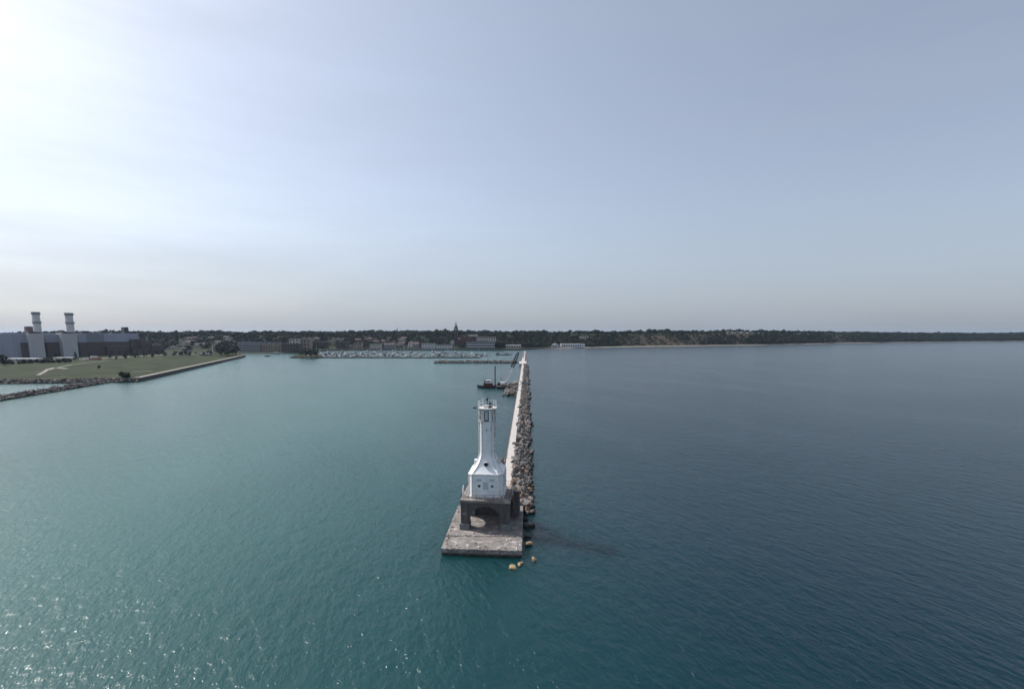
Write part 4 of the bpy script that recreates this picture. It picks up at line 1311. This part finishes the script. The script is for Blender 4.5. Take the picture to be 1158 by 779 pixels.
# chimneys
for (px, yt, bk) in ((42.3, 352.9, 0), (79.3, 353.9, 1)):
    ua, ub, zb_ = blocks[bk]
    uu = pu(px + 3.5, 11); zt = pz(px, yt, 11)
    r_ = (pu(px + 4.3, 11) - pu(px - 4.3, 11)) * 0.5 * 1.0
    ch = thing('chimney', 'white ringed power plant chimney, %s of the two' % ('left one' if bk == 0 else 'right one'), 'chimney', e0 + ux * uu + uy * 11 + Vector((0, 0, zb_ + 2.2)), prz)
    hh = zt - zb_ - 2.2
    rg = lambda rr, z: [(rr * math.cos(t), rr * math.sin(t), z) for t in [2 * math.pi * i / 24 for i in range(24)]]
    MB().loft([rg(r_, 0), rg(r_ * 0.97, hh)]).build('flue', 'white_siding', ch)
    for f in (0.50, 0.94):
        MB().loft([rg(r_ * 1.02, hh * f - 2.2), rg(r_ * 1.24, hh * f - 1.5), rg(r_ * 1.22, hh * f + 0.1), rg(r_ * 1.02, hh * f + 0.15)]).build('walkway', 'grey_siding', ch)
        b = MB()
        for k in range(16):
            a_ = 2 * math.pi * k / 16; c_, s_ = math.cos(a_) * r_ * 1.2, math.sin(a_) * r_ * 1.2
            a2 = 2 * math.pi * (k + 1) / 16; c2, s2 = math.cos(a2) * r_ * 1.2, math.sin(a2) * r_ * 1.2
            b.tube((c_, s_, hh * f + 0.1), (c_, s_, hh * f + 1.3), 0.08, 0.08, 4)
            b.tube((c_, s_, hh * f + 1.3), (c2, s2, hh * f + 1.3), 0.07, 0.07, 4)
        b.build('walkway_rail', 'dark_steel', ch)
    MB().loft([rg(r_ * 1.02, hh - 2.4), rg(r_ * 1.06, hh - 2.3), rg(r_ * 1.06, hh + 0.05), rg(r_ * 0.9, hh + 0.1)]).build('rim', 'grey_siding', ch)
    b = MB()
    for s in (-0.35, 0.35): b.tube((-r_ - 0.35, s, 0), (-r_ - 0.35, s, hh), 0.09, 0.09, 4)
    for k in range(30): b.tube((-r_ - 0.35, -0.35, hh * k / 30), (-r_ - 0.35, 0.35, hh * k / 30), 0.06, 0.06, 3)
    b.build('ladder', 'dark_steel', ch)
# flat white store building and hedge in front of the plant
def pthing(name, label, cat, pxa, pxb, ybase, h, depth, m):
    a_, c_ = G(pxa, ybase), G(pxb, ybase)
    t_ = thing(name, label, cat, a_, math.atan2((c_ - a_).y, (c_ - a_).x))
    L_ = (c_ - a_).length
    MB().bbox(0, L_, 0, depth, 0, h, 0.15).build('wall', m, t_)
    MB().box(-0.3, L_ + 0.3, -0.3, depth + 0.3, h + 0.002, h + 0.3).build('roof', 'white_paint', t_)
    for k in range(max(2, int(L_ / 8))):
        x = L_ * (k + 0.5) / max(2, int(L_ / 8))
        MB().box(x - 1.2, x + 1.2, -0.1, -0.004, 0.8, h * 0.75).build('window', 'window', t_)
    return t_
pthing('store_building', 'long low white roofed store in front of the power plant', 'building', 6, 40, 408.4, 3.0, 10, 'white_siding')
pthing('store_building', 'low white store right of the second tall front block', 'building', 60, 82, 406.6, 2.4, 8, 'cream')
pthing('pavilion', 'small grey park pavilion at the far end of the grass field', 'building', 226, 236, 402.2, 3.0, 6, 'grey_siding')

# ---------------------------------------------------------------- vehicles by the plant
def car_parts(body):
    out = []
    b = MB()
    prof = [(-2.2, 0.35), (-2.2, 0.85), (-1.6, 0.95), (1.0, 0.95), (2.1, 0.8), (2.2, 0.4)]
    b.loft([[(x, -0.88, z) for x, z in prof], [(x, 0.88, z) for x, z in prof]])
    out.append(('body', b.mesh('body', body)))
    b = MB()
    b.loft([[(-1.7, -0.8, 0.955), (0.9, -0.8, 0.955), (0.9, 0.8, 0.955), (-1.7, 0.8, 0.955)], [(-1.2, -0.65, 1.45), (0.2, -0.65, 1.45), (0.2, 0.65, 1.45), (-1.2, 0.65, 1.45)]])
    out.append(('cabin', b.mesh('cabin', 'window')))
    for x in (-1.35, 1.35):
        for y in (-0.82, 0.82):
            b = MB(); b.tube((x, y - 0.1, 0.33), (x, y + 0.1, 0.33), 0.33, 0.33, 10); out.append(('wheel', b.mesh('wheel', 'dark_steel')))
    return out
CARS = {'white': car_parts('white_paint'), 'dark': car_parts('dark_steel'), 'grey': car_parts('grey_siding'), 'red': car_parts('orange')}
for k in range(26):
    c = random.choice(['white', 'white', 'dark', 'grey', 'red'])
    px = random.uniform(122, 246)
    py = np.interp(px, [122, 150, 190, 240], [404.6, 402.6, 400.4, 399.4]) + random.uniform(0.0, 1.2)
    p = G(px, py)
    t_ = thing('parked_car', c + ' car parked along the road behind the grass field', 'car', (p.x, p.y, Z_LAND + 0.02), prz + random.choice([0, 1.57]) + random.uniform(-.1, .1), c + ' cars parked by the field')
    for pn, me in CARS[c]: link(pn, me, t_)
# red and white equipment trailer standing on the grass
p = G(101, 407.6)
tr = thing('semi_trailer', 'red and white trailer standing at the back of the grass field', 'trailer', p, prz)
MB().bbox(0, 13, 0, 2.8, 1.2, 3.0, 0.1).build('box', 'orange', tr)
MB().bbox(2.5, 9, 0.1, 2.7, 3.004, 5.2, 0.1).build('upper_box', 'white_paint', tr)
MB().bbox(-5, -0.3, 0.2, 2.6, 0.5, 3.0, 0.2).build('tractor', 'white_paint', tr)
for x in (-4, -1.5, 10, 11.6):
    MB().tube((x, -0.05, 0.55), (x, 0.4, 0.55), 0.55, 0.55, 10).build('wheel', 'dark_steel', tr)
# flagpole near the channel
p = G(241, 402.0)
fp = thing('flagpole', 'tall thin white pole at the far end of the grass field', 'pole', p)
MB().tube((0, 0, 0), (0, 0, aty(241, 389.5, p.y).z - Z_LAND), 0.3, 0.18, 6).build('pole', 'white_paint', fp)
MB().bbox(-0.6, 0.6, -0.6, 0.6, 0, 0.6, 0.1).build('footing', 'concrete', fp)

# field trees
tree(*G(142, 428.0), 5.6, 'round dark bush tree at the near corner of the grass field', name='bush', wide=1.25)
for px, py, h, lb in ((112, 418, 4, 'lone slender young tree in the middle of the grass field'), (86, 408, 11, 'tall pointed conifer before the second tall front block')):
    tree(*G(px, py), h, lb, kind='cone' if px == 86 else None, name='conifer_tree' if px == 86 else 'broadleaf_tree')
for k in range(34):
    px = random.uniform(125, 240)
    py = float(np.interp(px, [122, 150, 190, 240], [406.6, 404.6, 402.4, 400.8])) + random.uniform(-0.6, 1.5)
    tree(*G(px, py), random.uniform(4, 7.5), 'small young tree in the line along the back of the field', 'young trees along the field road')
for k in range(22):
    px = random.uniform(246, 268); py = random.uniform(400.2, 403.4)
    tree(*G(px, py), random.uniform(9, 15), 'dark leafy tree in the grove by the channel mouth', 'grove by the channel mouth')
for k in range(30):
    px = random.uniform(-10, 78); py = float(np.interp(px, [-10, 10, 78], [412, 411.3, 409.0])) + random.uniform(-0.5, 0.7)
    tree(*G(px, py), random.uniform(3.0, 5.5), 'low dark shrub in the hedge before the power plant', 'hedge shrubs before the power plant', name='shrub', wide=1.5)
for k in range(8):
    px = random.uniform(-12, 6); py = random.uniform(409, 414)
    tree(*G(px, py), random.uniform(6, 10), 'leafy tree at the picture edge left of the power plant', 'trees left of the power plant')

# ================================================================ town
USED = []
def bld(name, label, pxa, pxb, ytop, Y, wall, roof='flat', rm='roof_dark', rows=2, cols=4, depth=14, cat='building', group=None, gables=1, rz=0.0, win='window', ww=0.5, w0=0.3, w1=0.8, gh=0.42):
    a_, c_ = aty(pxa, 390, Y), aty(pxb, 390, Y)
    x0, x1 = a_.x, c_.x
    zt = aty((pxa + pxb) / 2, ytop, Y).z
    zb_ = min(h1(x0, Y), h1(x1, Y), h1((x0 + x1) / 2, Y + depth)) if Y > 905 else Z_LAND
    zb_ = max(zb_, 1.2)
    if zt - zb_ < 5: zt = zb_ + 5
    USED.append((x0 - 3, x1 + 3, Y - 6, Y + depth + 3, (zt + zb_) / 2))
    t_ = thing(name, label, cat, (x0, Y, zb_ - 0.5), rz, group)
    W_ = x1 - x0; Hh = zt - zb_ + 0.5
    rh = 0
    if roof == 'gable':
        rh = min(Hh * 0.42, W_ / gables * gh)
    he = Hh - rh
    MB().box(0, W_, 0, depth, 0, he).build('wall', wall, t_)
    if roof == 'gable':
        for g_ in range(gables):
            xa, xb = W_ * g_ / gables, W_ * (g_ + 1) / gables
            b = MB(); b.loft([[(xa, 0.002, he), (xb, 0.002, he), ((xa + xb) / 2, 0.002, Hh - 0.27)], [(xa, depth, he), (xb, depth, he), ((xa + xb) / 2, depth, Hh - 0.27)]])
            b.build('gable', wall, t_)
            xm = (xa + xb) / 2
            b = MB()
            for xe in (xa - 0.4, xb + 0.4):
                b.loft([[(xe, -0.5, he - 0.3), (xm, -0.5, Hh - 0.25), (xm, -0.5, Hh), (xe, -0.5, he - 0.02)], [(xe, depth + .5, he - 0.3), (xm, depth + .5, Hh - 0.25), (xm, depth + .5, Hh), (xe, depth + .5, he - 0.02)]])
            b.build('roof', rm, t_)
    elif roof == 'ridge':
        rh = Hh * 0.3; he2 = Hh
        b = MB(); b.loft([[(-0.5, -0.5, he), (-0.5, depth / 2, he + rh), (-0.5, depth + .5, he)], [(W_ + .5, -0.5, he), (W_ + .5, depth / 2, he + rh), (W_ + .5, depth + .5, he)]])
        b.build('roof', rm, t_)
    else:
        MB().box(-0.25, W_ + 0.25, -0.25, depth + 0.25, he + 0.002, he + 0.6).build('roof', rm, t_)
    rz_ = he / rows
    for i in range(rows):
        for j in range(cols):
            xm = W_ * (j + 0.5) / cols; hw = W_ / cols * ww / 2
            MB().box(xm - hw, xm + hw, -0.12, -0.004, rz_ * i + rz_ * w0, rz_ * i + rz_ * w1).build('window', win, t_)
    return t_
# harbour condominiums, channel side
bld('condominium', 'row of grey gabled condominiums at the channel head', 268, 281, 386.2, 930, 'grey_siding', 'gable', 'roof_grey', 3, 6, gables=3, gh=0.75)
bld('condominium', 'grey gabled condominiums joined to the brown ones by the channel', 281.2, 293.5, 386.5, 930, 'grey_siding', 'gable', 'roof_grey', 3, 6, gables=3, gh=0.75)
bld('condominium', 'brown gabled condominiums at the channel head', 294, 317, 386.8, 934, 'tan_brick', 'gable', 'roof_grey', 3, 8, gables=4, gh=0.7)
bld('warehouse', 'brown brick block beside the harbour condominiums', 318, 337.5, 388.8, 925, 'brown_brick', 'flat', 'roof_brown', 3, 6)
bld('apartment_block', 'tall cream block rising behind the brown brick block', 327, 338, 383.0, 1000, 'cream', 'flat', 'roof_brown', 4, 3)
bld('civic_building', 'tan gabled building next to the tall cream block', 339.5, 350.5, 381.5, 1010, 'tan_brick', 'gable', 'roof_brown', 3, 3, gables=2)
bld('shop_building', 'brown shop building left of the marina trees', 355, 369, 386.8, 1096, 'brown_brick', 'flat', 'roof_dark', 3, 5)
bld('shop_building', 'dark brick building behind the left end of the marina', 380, 391, 386.5, 1100, 'brown_brick', 'flat', 'roof_dark', 3, 4)
bld('shop_building', 'tan block beside the dark brick building behind the marina', 399, 408.5, 388.6, 1102, 'tan_brick', 'flat', 'roof_brown', 2, 4)
bld('shop_building', 'cream low block behind the marina masts', 418, 430, 389.0, 1104, 'cream', 'flat', 'roof_dark', 2, 5)
bld('shop_building', 'grey block tucked behind the middle of the marina', 434, 446, 389.6, 1106, 'grey_siding', 'ridge', 'roof_dark', 2, 5)
bld('house', 'white house alone up the slope above the marina', 461.5, 468.5, 385.6, 1170, 'white_siding', 'gable', 'roof_dark', 2, 3, 10, 'house')
bld('house', 'cream house with brown roof above the marina middle', 447, 454, 387.0, 1160, 'cream', 'gable', 'roof_brown', 2, 3, 10, 'house')
bld('long_building', 'long white two storey building behind the marina middle', 476.5, 492, 388.6, 1112, 'white_siding', 'flat', 'roof_dark', 2, 9)
bld('long_building', 'lower white building right of the long two storey one', 493, 510, 390.2, 1110, 'white_siding', 'flat', 'roof_dark', 2, 9)
bld('brick_building', 'red brick building on the slope left of the white banded block', 520.5, 532, 378.6, 1230, 'red_brick', 'gable', 'roof_dark', 3, 4, gables=2)
bld('apartment_block', 'cream block standing above the white banded block', 539, 560.5, 381.0, 1200, 'cream', 'flat', 'roof_dark', 3, 8)
bld('brick_building', 'dark brick building between the church and the cream block', 529, 540, 380.5, 1240, 'brown_brick', 'ridge', 'roof_dark', 2, 4)
ht = bld('waterfront_block', 'long white block with dark window bands right behind the marina', 527.5, 559, 386.8, 1104, 'white_siding', 'flat', 'roof_dark', 3, 13, 16, ww=0.88, w0=0.2, w1=0.86)
bld('brick_building', 'dark brown flat roofed block just behind the white banded block', 535, 552, 385.6, 1122, 'brown_brick', 'flat', 'roof_dark', 4, 6, 8)
bld('park_building', 'low pale park building near the breakwater foot', 572, 589, 390.4, 1125, 'cream', 'flat', 'white_paint', 1, 6)
bld('gabled_building', 'small white gabled building left of the long rounded white one', 624, 633, 388.2, 1262, 'white_siding', 'gable', 'white_paint', 2, 3)
fw = bld('shore_building', 'long low white building with rounded end on the shore', 634.5, 658, 389.0, 1258, 'white_siding', 'flat', 'white_paint', 1, 9, 18, ww=0.35)
fx = aty(658, 390, 1258).x - aty(634.5, 390, 1258).x
b = MB(); hh_ = aty(646, 389, 1258).z - max(1.2, 0)
zz_ = CAM_H - 0
b.loft([[(fx + 9 * math.cos(t), 9 + 9 * math.sin(t), z) for t in [-math.pi / 2 + math.pi * i / 12 for i in range(13)]] for z in (0, (aty(646, 389, 1258).z - fw.location.z))])
b.build('rounded_end', 'white_siding', fw)
bld('house', 'pale house alone in the woods above the long rounded white building', 656, 665, 381.0, 1390, 'white_siding', 'ridge', 'roof_dark', 2, 3, 12, 'house')
for k, px in enumerate((822, 831, 838, 845)):
    bld('house', ['leftmost', 'second', 'third', 'rightmost'][k] + ' of four low houses on top of the right bluff', px, px + 4.5, 376.6, 1690 + 8 * k, 'grey_siding' if k % 2 else 'tan_brick', 'ridge', 'roof_dark', 2, 2, 10, 'house')
# houses scattered over the wooded slope
wl = [('white_siding', 'white'), ('cream', 'cream'), ('grey_siding', 'grey'), ('red_brick', 'red brick'), ('tan_brick', 'tan')]
spots = [(205, 394, 960), (213, 382.5, 1160), (217, 383.5, 1165), (190, 391, 1000), (228, 389.5, 1010), (240, 392, 985)]
for k in range(44):
    spots.append((random.uniform(196, 268) if k < 12 else random.uniform(352, 520), random.uniform(380.5, 389.5), 0))
for px, yt, Y in spots:
    if not Y: Y = float(np.interp(yt, [380, 390], [1280, 1130])) - (110 if px < 270 else 0)
    ph = 2.2 + random.random() * 2.0
    m, cn = random.choice(wl)
    bld('house', cn + ' house half hidden among the trees on the town slope', px, px + ph * 1.6, yt, Y, m, random.choice(['gable', 'ridge']), random.choice(['roof_dark', 'roof_brown']), 2, 2, 9, 'house', cn + ' houses on the wooded town slope')

# church with spire
YC = 1215.0
xc = aty(515.8, 380, YC).x
zc = h1(xc, YC)
ch = thing('church', 'dark church tower with tall pointed spire rising above the town trees', 'church', (xc, YC, zc))
zt_ = aty(515.8, 363.6, YC).z - zc
zb_ = aty(515.8, 371.0, YC).z - zc
tw = 3.6
tow = MB().box(-tw, tw, -tw, tw, 0, zb_).build('tower', 'brown_brick', ch)
for sx in (-1, 1):
    for sy in (-1, 1):
        b = MB(); c_ = Vector((sx * tw, sy * tw, 0)); b.box(c_.x - .5, c_.x + .5, c_.y - .5, c_.y + .5, 0, zb_ + 1); b.tube(c_ + Vector((0, 0, zb_ + 1)), c_ + Vector((0, 0, zb_ + 4)), 0.6, 0.05, 6); b.build('pinnacle', 'brown_brick', tow)
b = MB(); b.loft([[(tw * .8 * k_ * math.cos(t), tw * .8 * k_ * math.sin(t), z) for t in [math.pi / 8 + math.pi / 4 * i for i in range(8)]] for k_, z in ((1, zb_), (0.92, zb_ + 4.0), (0.98, zb_ + 4.3), (0.5, zb_ + (zt_ - zb_) * .62), (0.03, zt_))])
b.build('spire', 'copper_green', ch)
b = MB(); b.tube((0, 0, zt_ - 0.3), (0, 0, zt_ + 1.8), 0.12, 0.08, 5); b.build('cross', 'dark_steel', ch)
b = MB(); b.tube((0, -tw - 0.12, zb_ - 3), (0, -tw - 0.004, zb_ - 3), 1.7, 1.7, 16); b.build('clock_face', 'white_paint', tow)
for z in (4, 10, 15): MB().box(-0.9, 0.9, -tw - 0.1, -tw - 0.003, z, z + 3.4).build('window', 'window', tow)
MB().box(-8, 8, tw + 0.01, 34, 0, 9).build('nave', 'brown_brick', ch)
b = MB(); b.loft([[(-8.6, tw + .02, 9), (0, tw + .02, 17), (8.6, tw + .02, 9)], [(-8.6, 34.5, 9), (0, 34.5, 17), (8.6, 34.5, 9)]]); b.build('roof', 'roof_dark', ch)
USED.append((xc - 9, xc + 9, YC - 12, YC + 36, zc + 8))
xc2 = aty(449.3, 380, 1210).x; z2_ = h1(xc2, 1210)
c2_ = thing('steeple', 'small thin steeple poking above the trees left of the church', 'steeple', (xc2, 1210, z2_))
zt2 = aty(449.3, 369.8, 1210).z - z2_
MB().box(-1.8, 1.8, -1.8, 1.8, 0, zt2 * 0.72).build('tower', 'brown_brick', c2_)
b = MB(); b.loft([[(1.9 * k_ * math.cos(t), 1.9 * k_ * math.sin(t), z) for t in [math.pi / 3 * i for i in range(6)]] for k_, z in ((1, zt2 * .72), (0.05, zt2))]); b.build('spire', 'copper_green', c2_)

# ---------------------------------------------------------------- quay behind the marina
qw = thing('quay_wall', 'dark stone quay wall along the shore behind the marina boats', 'quay wall')
qp = [Vector((-446, 906, 0)), Vector((-416, 1008, 0)), Vector((-380, 1076, 0)), Vector((-180, 1086, 0)), Vector((-11, 1091, 0)), Vector((26, 1180, 0))]
for a_, c_ in zip(qp[:-1], qp[1:]):
    nseg = max(2, int((c_ - a_).length / 18))
    dd = (c_ - a_).normalized(); nn_ = Vector((-dd.y, dd.x, 0))
    for k in range(nseg):
        p0_, p1_ = a_.lerp(c_, k / nseg) + dd * 0.06, a_.lerp(c_, (k + 1) / nseg) - dd * 0.06
        q_ = [p0_ - nn_ * 0.5, p1_ - nn_ * 0.5, p1_ + nn_ * 3.5, p0_ + nn_ * 3.5]
        MB().prism([(v_.x, v_.y) for v_ in q_], -2, 3.0).build('wall_block', 'concrete_face', qw)

# ---------------------------------------------------------------- woods
def clear_of_buildings(X, Y):
    ok = np.ones(len(X), bool)
    for x0, x1, y0, y1, _ in USED:
        ok &= ~((X > x0) & (X < x1) & (Y > y0 - 4) & (Y < y1))
    # keep a sight line open in front of each building's upper half
    for x0, x1, y0, y1, zm in USED:
        ym = y0
        t = Y / max(ym, 1.0)
        inx = (X > x0 * t - 2) & (X < x1 * t + 2) & (Y < ym) & (Y > ym - 90)
        zline = CAM_H + (zm - CAM_H) * t
        ok &= ~(inx & (hz(X, Y) + 11.5 > zline))
    return ok

def scatter(x0, x1, omax, spacing, gap=None):
    """trees on the land behind the shore between world x0 and x1"""
    A = (x1 - x0) * 1.5 * omax
    n = int(A / spacing ** 2)
    i = RNG.integers(0, len(COAST) - 1, n * 3)
    seg = np.linalg.norm(_AB, axis=1)
    inr = ((COAST[:-1, 0] < x1) & (COAST[1:, 0] > x0))
    pr = seg * inr; pr = pr / pr.sum()
    i = RNG.choice(len(pr), n, p=pr)
    t = RNG.uniform(0, 1, n)
    P = _A[i] + _AB[i] * t[:, None]
    nm = P - np.array([0.0, -500.0]); nm /= np.linalg.norm(nm, axis=1)[:, None]
    o = RNG.uniform(0, 1, n) ** 1.25 * omax
    P = P + nm * o[:, None]
    s, par = coast_sd(P[:, 0], P[:, 1])
    k = (P[:, 0] > x0) & (P[:, 0] < x1) & (s > 9)
    return P[k, 0], P[k, 1], s[k], par[k]

# town slopes
X, Y, s, par = scatter(-1500, 60, 620, 10.5)
k = (s > 26 + 20 * RNG.uniform(size=len(s))) & clear_of_buildings(X, Y)
k &= ~((X < -450) & (Y < 960) & (X > -640))
k &= (vnoise(X, Y, 0.03) > -0.85)
X, Y, s = X[k], Y[k], s[k]
forest('town_woods', 'dense dark green woods covering the hill behind the town', X, Y, RNG.uniform(8, 14.5, len(X)) + 3.0 * vnoise(X, Y, 0.02) + 4.0 * (RNG.uniform(size=len(X)) > 0.95))
# north shore bluffs
X, Y, s, par = scatter(60, 3300, 200, 11.0)
bare = (np.exp(-((X - 400) / 150) ** 2) + np.exp(-((X - 1190) / 95) ** 2) + 0.35 * (vnoise(X, Y, 0.02) > 0.35)) * (s < par[:, 0] + par[:, 1] * 0.9) * (par[:, 1] < 130)
k = (RNG.uniform(size=len(s)) > bare * 0.9) & clear_of_buildings(X, Y) & (s > 12)
X, Y, s = X[k], Y[k], s[k]
forest('bluff_woods', 'dark green woods along the top and face of the shore bluffs', X, Y, RNG.uniform(7.5, 14, len(X)) + 3.5 * vnoise(X, Y, 0.016) + 4.0 * (RNG.uniform(size=len(X)) > 0.95))
X, Y, s, par = scatter(60, 3300, 95, 7.5)
bare = (np.exp(-((X - 400) / 150) ** 2) + np.exp(-((X - 1190) / 95) ** 2) + 0.3 * (vnoise(X, Y, 0.02) > 0.35)) * (par[:, 1] < 130)
k = (s < par[:, 0] + par[:, 1]) & (RNG.uniform(size=len(s)) > bare * 0.72) & clear_of_buildings(X, Y) & (s > 11)
forest('bluff_scrub', 'green scrub growing on the face of the shore bluffs', X[k], Y[k], RNG.uniform(3.5, 8, int(k.sum())))

# waterfront trees that stand apart
for k in range(46):
    px = random.uniform(345, 375) if k < 8 else random.uniform(395, 590)
    Y = random.uniform(1097, 1103) if k >= 8 else random.uniform(1000, 1090)
    x = aty(px, 390, Y).x
    if any(a - 2 < x < b_ + 2 for a, b_, c_, d_, _ in USED if abs(c_ - Y) < 40): continue
    tree(x, Y, max(1.2, h1(x, Y)), random.uniform(7, 11), 'leafy tree on the waterfront behind the marina boats', 'waterfront trees behind the marina')
for px in (560.5, 563, 565.5, 568.5):
    x = aty(px, 390, 1112).x
    tree(x, 1112, max(1.2, h1(x, 1112)), random.uniform(13, 17), 'tall dark tree right of the white banded block', 'tall trees right of the white banded block')
# small planted point left of the marina
pt = [gp(330, 404.6), gp(352, 405.4), gp(364, 404.3), gp(362, 401.5), gp(336, 401)]
MB().prism([(p.x, p.y) for p in pt], -2, 1.6).build('harbour_point', 'grass'); bpy.data.objects['harbour_point']['kind'] = 'structure'
for k in range(12):
    px = random.uniform(342, 360); p = gp(px, random.uniform(402.6, 404.0), 1.6)
    tree(p.x, p.y, 1.6, random.uniform(7, 12), 'dark tree on the small planted point left of the marina', 'trees on the harbour point')
rub_line('rubble_bank', 'stone bank edging the small planted point left of the marina', [gp(328, 404.6), gp(352, 405.5), gp(366, 404.4)], 2.2, 1.6, 130, 0.6, 1.1, 'bank')

# ---------------------------------------------------------------- haze
HAZE = True
if HAZE:
    m = bpy.data.materials.new('thin_haze')
    m.use_nodes = True
    nt = m.node_tree
    nt.nodes.clear()
    pv = N(nt, 'ShaderNodeVolumePrincipled')
    pv.inputs['Color'].default_value = (0.62, 0.78, 1.0, 1)
    pv.inputs['Density'].default_value = 0.000034
    pv.inputs['Anisotropy'].default_value = 0.3
    mo = N(nt, 'ShaderNodeOutputMaterial')
    nt.links.new(pv.outputs[0], mo.inputs['Volume'])
    M['haze'] = m
    b = MB(); b.box(-17500, 17500, -3500, 27500, -5, 90)
    tag(b.build('haze', 'haze'), 'thin pale haze over the lake', None, None, 'stuff')
